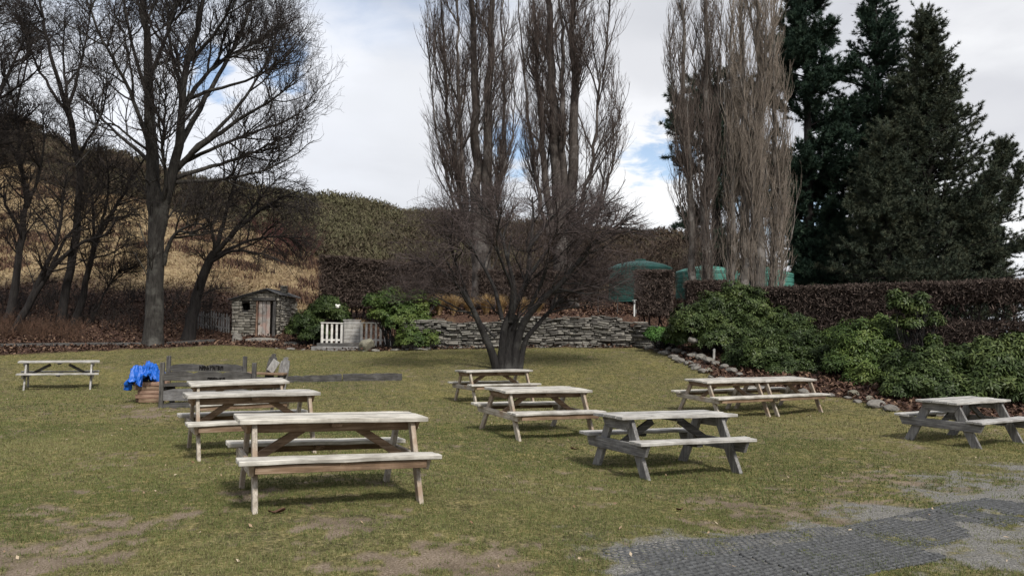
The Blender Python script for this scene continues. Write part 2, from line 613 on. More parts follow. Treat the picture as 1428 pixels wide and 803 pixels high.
def build_terrain():
    r = [1.0]
    while r[-1] < 105:
        r.append(r[-1] * (1.0095 if r[-1] < 40 else 1.014))
    while r[-1] < 4000:
        r.append(r[-1] * 1.12)
    r = np.array(r)
    front = np.linspace(-44, 44, 430)
    back = np.linspace(44, 316, 70)[1:-1]
    th = np.radians(np.r_[front, back])
    R, T = np.meshgrid(r, th, indexing='ij')
    X, Y = R * np.sin(T), R * np.cos(T)
    Z = gz(X, Y)
    lawn, dry, scrub = zones(X, Y)
    soil = soil_mask(X, Y) * lawn
    grav = grav_mask(X, Y) * lawn
    Z = Z + (fbm(X * 1.6, Y * 1.6, 3) - .5) * .05 * lawn * (1 - sstep(20, 40, R)) - .012 * soil
    Z = Z + (fbm(X * 9, Y * 9, 3) - .5) * .02 * (1 - sstep(8, 14, R))
    Z = Z + (1 - lawn) * (fbm(X * 2.3, Y * 2.3, 3) - .4) * .16 * (1 - sstep(45, 60, R))
    nr, nt_ = R.shape
    V = np.stack([X, Y, Z], -1).reshape(-1, 3)
    i = np.arange(nr - 1)[:, None] * nt_
    j = np.arange(nt_)[None, :]
    j2 = (j + 1) % nt_
    Q = np.stack([i + j, i + j2, i + nt_ + j2, i + nt_ + j], -1).reshape(-1, 4)
    c = len(V)
    V = np.vstack([V, [[0, 0, g1(0, 0.)]]])
    k = np.arange(nt_)
    Tc = np.stack([np.full(nt_, c), (k + 1) % nt_, k], -1)
    A = {}
    for nme, a in (('lawn', lawn), ('soil', soil), ('gravel', grav), ('dry', dry), ('scrubz', scrub)):
        A[nme] = np.r_[a.ravel(), a.ravel()[0]]
    m, nt, b = new_mat('terrain_ground')
    P = geo_pos(nt)
    nf = noise(nt, 28, 5, .7, P)
    nm = noise(nt, 2.2, 5, .6, P)
    nl = noise(nt, .35, 4, .6, P)
    nb = noise(nt, 70, 3, .7, P)
    grass = ramp(nt, nf, [(.32, (.034, .033, .016)), (.5, (.105, .096, .046)), (.66, (.23, .195, .105))])
    yel = ramp(nt, nf, [(.32, (.065, .058, .020)), (.5, (.150, .132, .050)), (.68, (.26, .225, .11))])
    gm = math_(nt, 'ADD', math_(nt, 'MULTIPLY', nm, .6), math_(nt, 'MULTIPLY', nl, .6))
    gm = ramp(nt, gm, [(.48, (0, 0, 0)), (.72, (1, 1, 1))])
    grass = mixc(nt, gm, grass, yel)
    nv = noise(nt, 7, 4, .6, P)
    grass = mixc(nt, 1.0, grass, ramp(nt, nv, [(.36, (.62, .62, .60)), (.5, (.98, .97, .96)), (.64, (1.3, 1.25, 1.22))]), 'MULTIPLY')
    soil_c = ramp(nt, nb, [(.3, (.080, .060, .043)), (.5, (.180, .145, .110)), (.72, (.30, .25, .20))])
    soil_c = mixc(nt, 1.0, soil_c, ramp(nt, nm, [(.35, (.75, .72, .68)), (.65, (1.15, 1.12, 1.1))]), 'MULTIPLY')
    grav_c = ramp(nt, nb, [(.32, (.055, .053, .050)), (.5, (.15, .145, .135)), (.68, (.34, .325, .30))])
    lit = ramp(nt, nf, [(.3, (.018, .011, .009)), (.5, (.055, .032, .024)), (.68, (.15, .09, .06))])
    lit = mixc(nt, ramp(nt, nm, [(.58, (0, 0, 0)), (.72, (.6, .6, .6))]), lit, (.16, .105, .06))
    vs = nt.nodes.new('ShaderNodeMapping')
    vs.inputs['Scale'].default_value = (1, .6, 2.5)
    nt.links.new(P, vs.inputs['Vector'])
    nd = noise(nt, 3.5, 7, .75, vs.outputs[0])
    dry_c = ramp(nt, nd, [(.32, (.055, .038, .024)), (.45, (.17, .12, .07)), (.58, (.32, .25, .15)), (.72, (.43, .35, .22))])
    nbig = noise(nt, .22, 5, .65, vs.outputs[0])
    dry_c = mixc(nt, 1.0, dry_c, ramp(nt, nbig, [(.38, (.50, .42, .36)), (.52, (.95, .92, .9)), (.66, (1.15, 1.12, 1.05))]), 'MULTIPLY')
    scr_c = ramp(nt, nd, [(.35, (.02, .016, .012)), (.55, (.05, .042, .026)), (.7, (.09, .08, .04))])
    c = mixc(nt, attr(nt, 'dry'), lit, dry_c)
    c = mixc(nt, attr(nt, 'scrubz'), c, scr_c)
    lw = mixc(nt, attr(nt, 'soil'), grass, soil_c)
    lw = mixc(nt, attr(nt, 'gravel'), lw, grav_c)
    c = mixc(nt, attr(nt, 'lawn'), c, lw)
    nt.links.new(c, b.inputs['Base Color'])
    b.inputs['Roughness'].default_value = .95
    b.inputs['Specular IOR Level'].default_value = .12
    bump(nt, b, math_(nt, 'ADD', nb, math_(nt, 'MULTIPLY', nf, 1.5)), .6, .02)
    o = mesh_obj('ground', V, [Q, Tc], m, attrs=A, smooth=True)
    return tag(o, 'sloping lawn, leaf littered banks and dry grassy hillside behind the garden', 'ground', kind='structure')


build_terrain()

# ------------------------------------------------------------------ scattered ground cover
def scatter_tris(P, L, W, tilt, up=None, rng=RNG, bend=0.0):
    """one thin triangle per point P; L length, W width arrays; tilt = lean from vertical"""
    n = len(P)
    a = rng.random(n) * 2 * PI
    ln = tilt * rng.random(n)
    d = np.stack([np.sin(ln) * np.cos(a), np.sin(ln) * np.sin(a), np.cos(ln)], -1)
    b = rng.random(n) * 2 * PI
    s = np.stack([np.cos(b), np.sin(b), np.zeros(n)], -1)
    L = np.asarray(L).reshape(-1, 1) * np.ones((n, 1))
    W = np.asarray(W).reshape(-1, 1) * np.ones((n, 1))
    V = np.stack([P - s * W / 2, P + s * W / 2, P + d * L], 1).reshape(-1, 3)
    F = np.arange(3 * n).reshape(-1, 3)
    return V, F


def lawn_points(n, y0, y1, seed, margin=.08):
    rng = np.random.default_rng(seed)
    y = np.sqrt(rng.random(n) * (y1**2 - y0**2) + y0**2)
    x = (rng.random(n) * 2 - 1) * .74 * y
    sd = lawn_sd(x, y)
    k = sd > margin - .12
    return x[k], y[k], rng


def build_grass():
    Vs, Fs, Ts, off = [], [], [], 0
    for n, y0, y1, h, w in [(210000, 4.2, 8, .026, .0065), (190000, 8, 14, .032, .011), (170000, 14, 31, .040, .020)]:
        x, y, rng = lawn_points(n, y0, y1, int(y0 * 10))
        s = soil_mask(x, y)
        g = grav_mask(x, y)
        keep = rng.random(len(x)) > np.maximum(s * .93, g * .93)
        cl = fbm(x * 4, y * 4, 3)
        keep &= rng.random(len(x)) < sstep(.2, .62, cl) + .25
        x, y, cl = x[keep], y[keep], cl[keep]
        z = gz(x, y) - .004 + (fbm(x * 1.6, y * 1.6, 3) - .5) * .05 * (1 - sstep(20, 40, np.hypot(x, y))) + (fbm(x * 9, y * 9, 3) - .5) * .02 * (1 - sstep(8, 14, np.hypot(x, y))) - .012 * soil_mask(x, y)
        P = np.stack([x, y, z], -1)
        hh = h * (.5 + rng.random(len(x)))
        V, F = scatter_tris(P, hh, w, 1.25, rng=rng)
        big = fbm(x * .45 + 9, y * .45, 4)
        far = sstep(15, 24, y)
        t = np.clip((big - .5) * 1.3 + .42 + far * .16 + (rng.random(len(x)) - .5) * .75, 0, 1)
        Vs.append(V)
        Fs.append(F + off)
        Ts.append(np.repeat(t, 3))
        off += len(V)
    o = mesh_obj('lawn_grass', np.vstack(Vs), np.vstack(Fs), MAT['grass'], attrs={'tint': np.concatenate(Ts)})
    tag(o, 'short worn grass covering the lawn between the picnic tables', 'grass', kind='stuff')


build_grass()


def leaf_quads(P, L, W, tilt, rng, nrm=None):
    n = len(P)
    a = rng.random(n) * 2 * PI
    t = tilt * (rng.random(n) - .5) * 2
    t2 = tilt * (rng.random(n) - .5) * 2
    d = np.stack([np.cos(a) * np.cos(t), np.sin(a) * np.cos(t), np.sin(t)], -1)
    s = np.stack([-np.sin(a) * np.cos(t2), np.cos(a) * np.cos(t2), np.sin(t2)], -1)
    L = np.asarray(L).reshape(-1, 1) * np.ones((n, 1))
    W = np.asarray(W).reshape(-1, 1) * np.ones((n, 1))
    V = np.stack([P - d * L / 2, P - s * W / 2, P + d * L / 2, P + s * W / 2], 1).reshape(-1, 3)
    return V, np.arange(4 * n).reshape(-1, 4)


def build_litter():
    rng = np.random.default_rng(77)
    # brown leaves on the banks and beds (outside the lawn, below the dry hill)
    n = 150000
    y = 16 + 28 * rng.random(n)
    x = (rng.random(n) * 2 - 1) * .74 * y
    sd = lawn_sd(x, y)
    lawn, dry, scrub = zones(x, y)
    k = (sd < .0) & (rng.random(n) > dry * .8)
    x, y = x[k], y[k]
    z = gz(x, y) + .03 + rng.random(len(x)) * .10
    V, F = leaf_quads(np.stack([x, y, z], -1), .06 + .10 * rng.random(len(x)), .05 + .06 * rng.random(len(x)), .9, rng)
    t = np.clip(fbm(x * .8, y * .8, 3) * 1.3 - .25, 0, 1)
    o = mesh_obj('leaf_litter', V, F, MAT['litter'])
    tag(o, 'brown fallen leaves covering the beds and bank around the lawn', 'leaves', kind='stuff')
    # scattered pale leaves on the grass
    x, y, rng = lawn_points(800, 4.2, 26, 5, .2)
    z = gz(x, y) + .018
    V, F = leaf_quads(np.stack([x, y, z], -1), .022 + .035 * rng.random(len(x)), .012 + .016 * rng.random(len(x)), .7, rng)
    o = mesh_obj('scattered_leaves', V, F, MAT['leafpale'])
    tag(o, 'pale dry leaves scattered over the lawn', 'leaves', kind='stuff')


build_litter()


# dark clods / big dead leaves lying on the lawn
def dead_leaf(px, py, s, label):
    g = ground_at(px, py, 3.5, 30)
    rng = np.random.default_rng(int(px))
    n = 9
    u = np.linspace(-1, 1, n)
    V, F = [], []
    for i, a in enumerate(u):
        for j, b_ in enumerate((-1, 0, 1)):
            w = (1 - a * a) * .45
            V.append([a * s, b_ * w * s, s * (.12 + .28 * abs(b_) * (1 + .5 * math.sin(3 * a)) + .25 * a * a + .08 * rng.random())])
    for i in range(n - 1):
        for j in range(2):
            F.append([i * 3 + j, i * 3 + j + 1, i * 3 + j + 4, i * 3 + j + 3])
    o = mesh_obj('curled_leaf', np.array(V), np.array(F), MAT['litter'])
    o.location = g
    o.rotation_euler = (0, 0, rng.random() * 6)
    tag(o, label, 'leaf', 'large curled leaves on the lawn')


dead_leaf(386, 717, .07, 'large curled brown leaf beside the near leg of the foremost pale picnic table')
dead_leaf(801, 627, .06, 'curled reddish leaf on the grass left of the grey picnic table')
dead_leaf(948, 712, .045, 'curled pale leaf on the grass in front of the grey picnic table')


# ------------------------------------------------------------------ timber helpers
def beam(bm, p0, p1, w, t, up=(0, 0, 1), cham=0.004, cut0=0, cut1=0, rng=random):
    """board from p0 to p1; w = size along 'up', t = thickness across"""
    p0, p1, up = Vector(p0), Vector(p1), Vector(up)
    d = (p1 - p0).normalized()
    s = d.cross(up).normalized()
    u = s.cross(d).normalized()
    v = []
    for p, cut in ((p0, cut0), (p1, cut1)):
        for a, b_ in ((-1, -1), (1, -1), (1, 1), (-1, 1)):
            sh = -cut if (b_ < 0 and p is p0) else 0
            q = p + s * (a * t / 2) + u * (b_ * w / 2)
            if b_ < 0 and cut:
                q = q + d * (cut if p is p0 else -cut)
            v.append(bm.verts.new(q))
    f = [bm.faces.new([v[i] for i in q]) for q in ((0, 3, 2, 1), (4, 5, 6, 7), (0, 1, 5, 4), (1, 2, 6, 5), (2, 3, 7, 6), (3, 0, 4, 7))]
    if cham:
        es = list({e for fc in f for e in fc.edges})
        bmesh.ops.bevel(bm, geom=es, offset=cham, segments=1, affect='EDGES', clamp_overlap=True)


def B():
    return bmesh.new()


def board_top(bm, L, y0, y1, z0, z1, n, rng, gap=.007, cham=.005):
    w = (y1 - y0 - gap * (n - 1)) / n
    for i in range(n):
        a = y0 + i * (w + gap)
        j0, j1 = rng.uniform(-.008, .008), rng.uniform(-.008, .008)
        dz = rng.uniform(-.002, .002)
        # a board of several slices that is slightly bowed
        k = 8
        vs = []
        for q in range(k + 1):
            t = q / k
            x = -L / 2 - j0 + t * (L + j0 + j1)
            bow = .004 * math.sin(t * PI * rng.choice((1, 1, 2)) + i) + rng.uniform(-.0015, .0015)
            vs.append([bm.verts.new((x, yy + rng.uniform(-.0012, .0012), zz + dz + bow)) for yy, zz in ((a, z0), (a + w, z0), (a + w, z1), (a, z1))])
        fs = []
        for q in range(k):
            for c in range(4):
                fs.append(bm.faces.new([vs[q][c], vs[q][(c + 1) % 4], vs[q + 1][(c + 1) % 4], vs[q + 1][c]]))
        fs.append(bm.faces.new(vs[0]))
        fs.append(bm.faces.new(vs[-1][::-1]))
        bmesh.ops.recalc_face_normals(bm, faces=fs)
        es = [e for fc in fs for e in fc.edges if len(e.link_faces) == 2 and e.calc_face_angle(0) > .6]
        bmesh.ops.bevel(bm, geom=list(set(es)), offset=cham, segments=1, affect='EDGES', clamp_overlap=True)


def make_table(kind, dims, mats, root, seed=1):
    L, W, Ls, S, hs, Lf, Fo = dims
    rng = random.Random(seed)
    h = .75
    top, side, leg = mats
    slim = kind != 'g'
    tt = .042
    bm = B()
    board_top(bm, L, -W / 2, W / 2, h - tt, h, 5 if slim else 5, rng)
    bm_obj('tabletop', bm, MAT[top + 'X'], root)
    sw = .25 if slim else .27
    for sy in (-1, 1):
        bm = B()
        a, b_ = (S - sw, S) if sy > 0 else (-S, -S + sw)
        board_top(bm, Ls, a, b_, hs - .04, hs, 2, rng)
        bm_obj('seat', bm, MAT[top + 'X'], root)
    lw = .09 if slim else .145
    lt = .045 if slim else .055
    xs = Lf / 2 - lt / 2
    for sx in (-1, 1):
        for sy in (-1, 1):
            bm = B()
            f = Vector((sx * xs, sy * (Fo - lw * .5), 0))
            t = Vector((sx * xs, sy * (W / 2 - (.11 if slim else .15)), h - tt - .001))
            d = (t - f).normalized()
            w = lw
            up = Vector((0, 1, 0))
            s = Vector((1, 0, 0))
            # leg cut flat at floor and top
            hw = w / 2 / max(.3, d.z)
            vs = []
            for p in (f - d * (.03 / d.z), t):
                for a, b_ in ((-1, -1), (1, -1), (1, 1), (-1, 1)):
                    vs.append(bm.verts.new((p.x + a * lt / 2, p.y + b_ * hw, p.z)))
            fs = [bm.faces.new([vs[i] for i in q]) for q in ((0, 3, 2, 1), (4, 5, 6, 7), (0, 1, 5, 4), (1, 2, 6, 5), (2, 3, 7, 6), (3, 0, 4, 7))]
            bmesh.ops.bevel(bm, geom=list(bm.edges), offset=.005, segments=1, affect='EDGES')
            bm_obj('leg', bm, MAT[leg + 'Z'], root)
        # seat bearer outside the legs
        bw = .10 if slim else .145
        bt = .04 if slim else .05
        bx = sx * (Lf / 2 + bt / 2 + .002)
        bm = B()
        zc = hs - .041 - bw / 2
        beam(bm, (bx, -S + .02, zc), (bx, S - .02, zc), bw, bt, cham=.004, cut0=.07, cut1=.07)
        bm_obj('cross_beam', bm, MAT[leg + 'Y'], root)
        tw = .09 if slim else .14
        bm = B()
        beam(bm, (bx, -W / 2 + .03, h - tt - tw / 2 - .001), (bx, W / 2 - .03, h - tt - tw / 2 - .001), tw, bt, cham=.004, cut0=.09, cut1=.09)
        bm_obj('top_batten', bm, MAT[(leg if kind != 'p' else 'brown') + 'Y'], root)
        bm = B()
        beam(bm, (sx * (Lf / 2 - lt - .01), 0, hs - .09), (sx * .22, 0, h - tt - .055), .075 if slim else .10, .04, up=(0, 0, 1), cham=.003)
        bm_obj('brace', bm, MAT[side + 'X'], root)
    # centre battens
    bm = B()
    beam(bm, (0, -W / 2 + .04, h - tt - .021), (0, W / 2 - .04, h - tt - .021), .04, .09, cham=.003, cut0=.02, cut1=.02)
    bm_obj('top_batten', bm, MAT[side + 'Y'], root)
    for sy in (-1, 1):
        bm = B()
        y0 = sy * (S - .02)
        y1 = sy * (S - sw + .02)
        beam(bm, (0, y0, hs - .061), (0, y1, hs - .061), .04, .09, cham=.003, cut0=.01, cut1=.01)
        bm_obj('seat_batten', bm, MAT[side + 'Y'], root)
    if kind == 'p':
        for sy in (-1, 1):
            bm = B()
            ya = sy * (W / 2 - .11 - lw / 2 - .055)
            beam(bm, (-Lf / 2 + .01, ya, h - tt - .048), (Lf / 2 - .01, ya, h - tt - .048), .09, .035, cham=.003)
            bm_obj('apron', bm, MAT[side + 'X'], root)
            bm = B()
            ya = sy * (S - .045)
            beam(bm, (-Lf / 2 + .0, ya, hs - .041 - .038), (Lf / 2 - .0, ya, hs - .041 - .038), .072, .035, cham=.003)
            bm_obj('seat_rail', bm, MAT[side + 'X'], root)


def pose(o, key, dx=0.0, scale=(1, 1, 1)):
    x, y, z, r, a, b_ = TABLES[key]
    ex = Vector((math.cos(r), math.sin(r), a)).normalized()
    ey = Vector((-math.sin(r), math.cos(r), b_))
    ey = (ey - ex * ey.dot(ex)).normalized()
    ez = ex.cross(ey)
    M = Matrix((ex, ey, ez)).transposed()
    o.location = Vector((x, y, z)) + ex * dx
    o.rotation_euler = M.to_euler()
    o.scale = scale


DP = (1.722, .689, 1.761, .715, .446, 1.494, .642)
DG = (1.854, .719, 1.823, .759, .461, 1.503, .658)
DJ = (1.94, .70, 1.93, .703, .44, 1.598, .654)
GRP = 'wooden picnic tables on the lawn'
proto = thing('picnic_table', 'pale weathered picnic table closest to the camera at front left', 'picnic table', group=GRP)
make_table('p', DP, ('pale', 'brown', 'legp'), proto, 3)
pose(proto, 'A')
for key, lab, dx, sc in [
        ('B', 'pale picnic table partly hidden behind the foremost one at left', 0, (1, 1, 1.06)),
        ('C', 'pale picnic table right in front of the old dark timber bench', 0, (1, 1, 1.0)),
        ('D', 'pale picnic table in the middle of the lawn with a similar one close behind it', 0, (1, 1, 1)),
        ('E', 'pale picnic table beside the trunk of the bare spreading garden tree', 0, (1, 1, .97)),
        ('G', 'left one of the two pale tables pushed together near the evergreen shrubs', -.925, (1.07, 1, 1)),
        ('G', 'right one of the two pale tables pushed together near the evergreen shrubs', .925, (1.07, 1, 1))]:
    o = copy_tree(proto)
    pose(o, key, dx, sc)
    o['label'] = lab
g0 = thing('picnic_table', 'dark grey weathered picnic table with thick boards in the foreground right of centre', 'picnic table', group=GRP)
make_table('g', DG, ('greyp', 'old', 'grey'), g0, 8)
pose(g0, 'F')
g1_ = copy_tree(g0)
pose(g1_, 'H')
g1_['label'] = 'grey weathered picnic table at the far right before the shrubs'
for ch in g1_.children:   # the far right brace leg is reddish timber in the photo
    pass
j0 = thing('picnic_table', 'light grey picnic table standing alone on the far left of the lawn', 'picnic table', group=GRP)
make_table('j', DJ, ('greyp', 'old', 'greyp'), j0, 12)
pose(j0, 'J')


# ------------------------------------------------------------------ rubber mats
def build_mats():
    pitch = .062

    def mat(pa, pb, lx, ly, label, cover=0.0, lift=0.0, back=0.0):
        a_ = ground_at(*pa)
        b_ = ground_at(*pb)
        d = Vector((b_ - a_)[:2]).normalized()
        nrm = Vector((-d.y, d.x))
        o2 = Vector((a_[0], a_[1])) - nrm * ly + d * back
        nx, ny = int(lx / pitch), int(ly / pitch)
        V, Q = [], []
        ang = [i * PI / 4 + PI / 8 for i in range(8)]
        ro, ri = pitch * .55, pitch * .475
        for i in range(nx):
            for j in range(ny):
                cx = (i + .5 + .5 * (j % 2)) * pitch
                cy = (j + .5) * pitch * .92
                base = len(V)
                for rr, z in ((ro, 0.0), (ro, .018), (ri, .018), (ri, 0.0)):
                    for a in ang:
                        V.append((cx + rr * math.cos(a), cy + rr * math.sin(a), z))
                for ring in range(3):
                    for q in range(8):
                        Q.append((base + ring * 8 + q, base + ring * 8 + (q + 1) % 8, base + ring * 8 + 8 + (q + 1) % 8, base + ring * 8 + 8 + q))
        V = np.array(V)
        wx = o2.x + V[:, 0] * d.x + V[:, 1] * nrm.x
        wy = o2.y + V[:, 0] * d.y + V[:, 1] * nrm.y
        wz = gz(wx, wy)
        c = np.array([wx.mean(), wy.mean(), wz.mean()])
        cv = sstep(.50, .62, fbm(wx * 2.4 + 31, wy * 2.4, 4) + cover - .35)
        Vw = np.stack([wx, wy, wz + V[:, 2] - .012 + lift - .034 * cv + (fbm(wx * 1.6, wy * 1.6, 3) - .5) * .05], -1) - c
        o = mesh_obj('rubber_mat', Vw, np.array(Q), MAT['rubber'])
        o.location = c
        tag(o, label, 'rubber mat', 'black ring mats laid over the worn grass')

    w, l = .92, 1.46
    mat((821, 761), (1143, 733), l, w, 'black ring rubber mat with its corner pointing at the lawn, leftmost on the back row', .02)
    mat((821, 761), (1143, 733), l, w, 'black ring rubber mat in the middle of the back row, half covered in gravel', .17, back=l + .02)
    mat((1157, 731), (1279, 708), l, w, 'black ring rubber mat beyond the back row, its far edge showing through gravel', .20, .006)
    mat((1157, 731), (1279, 708), l, w, 'black ring rubber mat at the right edge of the photo, mostly buried in gravel', .26, .006, back=l + .02)
    mat((790, 806), (943, 780), l, w, 'black ring rubber mat cut by the bottom edge, left one of the front row', .04, .012)
    mat((790, 806), (943, 780), l, w, 'black ring rubber mat cut by the bottom edge, right one of the front row', .16, .012, back=l + .02)


build_mats()


# ------------------------------------------------------------------ stonework
def stones_mesh(W, H, thick, rng, rowh=(.06, .13), sw=(.14, .45), ok=None, top=None, rough=.02, two=False):
    """irregular coursed stones in the local XZ plane, faces towards -Y; returns V, Q"""
    V, Q = [], []
    z = 0.0
    while z < H:
        hh = rng.uniform(*rowh)
        x = -rng.uniform(0, .2)
        while x < W:
            ww = rng.uniform(*sw) * (1.0 if hh > .08 else 1.3)
            xa, xb = max(0, x), min(W, x + ww)
            za, zb = z, z + hh * rng.uniform(.82, 1.12)
            x += ww
            if xb - xa < .03:
                continue
            segs = [(xa, xb)]
            if ok:
                segs = ok(xa, xb, za, zb)
            for (a, b_) in segs:
                tz = top((a + b_) / 2) if top else H
                if za > tz - .03:
                    continue
                zz = min(zb, tz)
                g = .006
                out = rng.uniform(-rough, rough * 1.3)
                c = []
                j = lambda s=.012: rng.uniform(-s, s)
                xs0, xs1, zs0, zs1 = a + g, b_ - g, za + g, zz - g
                quad = [(xs0 + j(), zs0 + j(.008)), (xs1 + j(), zs0 + j(.008)), (xs1 + j(), zs1 + j(.01)), (xs0 + j(), zs1 + j(.01))]
                i = min(.018, (zz - za) * .22)
                base = len(V)
                for qx, qz in quad:
                    V.append((qx, thick, qz))
                for qx, qz in quad:
                    V.append((qx, -out + .012 + j(.004), qz))
                cx, cz = (a + b_) / 2, (za + zz) / 2
                for qx, qz in quad:
                    V.append((qx + (i if qx < cx else -i), -out - .006 + j(.006), qz + (i * .7 if qz < cz else -i * .7)))
                for r_ in (0, 4):
                    for q in range(4):
                        Q.append((base + r_ + q, base + r_ + (q + 1) % 4, base + r_ + 4 + (q + 1) % 4, base + r_ + 4 + q))
                Q.append((base + 8, base + 9, base + 10, base + 11))
                Q.append((base + 3, base + 2, base + 1, base + 0))
        z += hh
    return np.array(V), np.array(Q)


def frame_to_world(V, o, d, follow=False):
    """local x along unit plan dir d from o; local y into the wall (away from viewer side)"""
    n = np.array([-d[1], d[0]])
    X = o[0] + V[:, 0] * d[0] + V[:, 1] * n[0]
    Y = o[1] + V[:, 0] * d[1] + V[:, 1] * n[1]
    return np.stack([X, Y, o[2] + V[:, 2]], -1)


def box_vq(x0, x1, y0, y1, z0, z1, V, Q):
    b_ = len(V)
    for z in (z0, z1):
        for x, y in ((x0, y0), (x1, y0), (x1, y1), (x0, y1)):
            V.append((x, y, z))
    for q in ((0, 3, 2, 1), (4, 5, 6, 7), (0, 1, 5, 4), (1, 2, 6, 5), (2, 3, 7, 6), (3, 0, 4, 7)):
        Q.append(tuple(b_ + i for i in q))


def retaining_wall():
    rng = random.Random(4)
    A = at(560, 488, 30.0)
    Bp = at(893, 486, 30.1)
    d = (Bp - A)[:2]
    L = float(np.hypot(*d))
    d = d / L
    base = .86
    topz = lambda x: at(560 + 333 * x / L, 447 if x < L * .45 else 441, 30)[2] - base + .05 * math.sin(x * 1.7) + .04 * math.sin(x * 5.1) - max(0, (x - L * .9)) * .55
    V, Q = stones_mesh(L, 1.75, .30, rng, (.05, .12), (.09, .42), top=topz, rough=.06)
    V[:, 2] += .035 * np.sin(V[:, 0] * 2.1) + .03 * np.sin(V[:, 0] * 5.3 + 1) * np.clip(V[:, 2], 0, 1) + (vnoise(V[:, 0] * 9, V[:, 2] * 14) - .5) * .035
    V[:, 0] += (vnoise(V[:, 0] * 8 + 4, V[:, 2] * 12) - .5) * .05
    root = thing('stone_retaining_wall', 'low grey dry stone retaining wall along the back of the lawn', 'wall', (A[0], A[1], base), math.atan2(d[1], d[0]))
    mesh_obj('stones', V, Q, MAT['stone'], root)
    CV, CQ = [], []
    n = 24
    for i in range(n):
        x0, x1 = L * i / n, L * (i + 1) / n
        box_vq(x0, x1, .05, .42, -.2, topz((x0 + x1) / 2) - .06, CV, CQ)
    mesh_obj('wall_core', np.array(CV), np.array(CQ), MAT['mortar'], root)
    # stepped stones running down at the right end, towards the bed
    rng = random.Random(6)
    C = at(885, 482, 30.0)
    E_ = at(925, 476, 28.6)
    d = (E_ - C)[:2]
    L2 = float(np.hypot(*d))
    d = d / L2
    V, Q = stones_mesh(L2, 1.25, .5, rng, (.06, .12), (.25, .7), top=lambda x: 1.30 - .45 * x / L2, rough=.09)
    r2 = thing('stone_wall_end', 'dark stepped stone slabs ending the retaining wall below the tap', 'wall', (C[0], C[1], .82), math.atan2(d[1], d[0]))
    mesh_obj('stones', V, Q, MAT['stone'], r2)
    CV, CQ = [], []
    box_vq(.05, L2 - .02, .1, .6, -.2, .85, CV, CQ)
    mesh_obj('wall_core', np.array(CV), np.array(CQ), MAT['mortar'], r2)


retaining_wall()


def rock(name, c, r, seed, m, flat=.6, label=None, cat='stone', group=None):
    bm = bmesh.new()
    bmesh.ops.create_icosphere(bm, subdivisions=3, radius=1)
    rg = np.random.default_rng(seed)
    pl = rg.normal(size=(9, 3))
    pl /= np.linalg.norm(pl, axis=1)[:, None]
    off = rg.uniform(.55, .9, 9)
    for v in bm.verts:
        p = np.array(v.co)
        for n_, o_ in zip(pl, off):
            k = p @ n_
            if k > o_:
                p = p - n_ * (k - o_) * .85
        nn = float(fbm(np.array([p[0] * 3 + seed]), np.array([p[1] * 3 + p[2] * 2]), 3)[0])
        p = p * (.9 + .25 * nn)
        v.co = (p[0] * r[0], p[1] * r[1], p[2] * r[2] * flat)
    o = bm_obj(name, bm, m, smooth=False)
    o.location = (c[0], c[1], c[2] + r[2] * flat * .35)
    o.rotation_euler = (0, 0, rg.random() * 6)
    tag(o, label, cat, group)
    return o


g = ground_at(512, 489, 20, 40)
rock('boulder', at(512, 487, 30.3), (.42, .30, .40), 3, MAT['boulder'], .8, 'lichen spotted boulder at the foot of the white pickets', 'boulder')
rock('boulder', at(966, 476, 26.5), (.20, .16, .17), 9, MAT['stone'], .8, 'dark boulder in the leafy bed above the small marker stake', 'boulder')

# edging stones along the back and right side of the lawn
rg = random.Random(2)
EL = [(x, y, Y) for x, y, Y in EDGE if 340 < x < 1450]
pts_e = [at(*e) for e in EL]
k = 0
for i in range(len(pts_e) - 1):
    a, b_ = pts_e[i], pts_e[i + 1]
    seg = np.hypot(*(b_ - a)[:2])
    right = EL[i][0] >= 890
    if 560 <= EL[i][0] < 880:
        continue
    step = .50 if right else .62
    n = max(1, int(seg / step))
    for q in range(n):
        t = (q + rg.random() * .6) / n
        p = a + (b_ - a) * t
        x, y = p[0] + rg.uniform(-.08, .08), p[1] + rg.uniform(.02, .2)
        s = rg.uniform(.09, .22) * (1.0 if right else .9)
        rock('edging_stone', (x, y, g1(x, y)), (s * rg.uniform(1, 1.5), s, s * (.85 if right else .5)), 100 + k, MAT['stone'], .7,
             'grey stone set in the rough edging row between right hand bed and lawn' if right else 'flat grey slab edging the lawn below the hut and picket gate', 'stone',
             'stones edging the right hand bed' if right else 'flat stones edging the back of the lawn')
        k += 1
# second course along the bed bend
for q in range(12):
    t = q / 11
    p = at(905 + 120 * t, 488 + 36 * t, 28.6 - 6.0 * t + .35)
    s = rg.uniform(.09, .19)
    rock('edging_stone', (p[0] + .2, p[1] + .25, g1(p[0] + .2, p[1] + .25) + .08), (s * 1.3, s, s), 300 + q, MAT['stone'], .7,
         'grey stone set in the rough edging row between right hand bed and lawn', 'stone', 'stones edging the right hand bed')
for px, py, Y, s, lab in [(1190, 552, 20.3, .17, 'pale rounded stone between the shrubs and the two joined tables'), (1212, 560, 19.6, .16, 'pale flat stone at the lawn edge right of the rounded one'),
                          (988, 512, 24.2, .16, 'upright brown stone leaning at the bend of the bed')]:
    p = at(px, py, Y)
    rock('edging_stone', (p[0], p[1], g1(p[0], p[1])), (s, s * .7, s * .8), int(px), MAT['boulder'], .75, lab, 'stone')


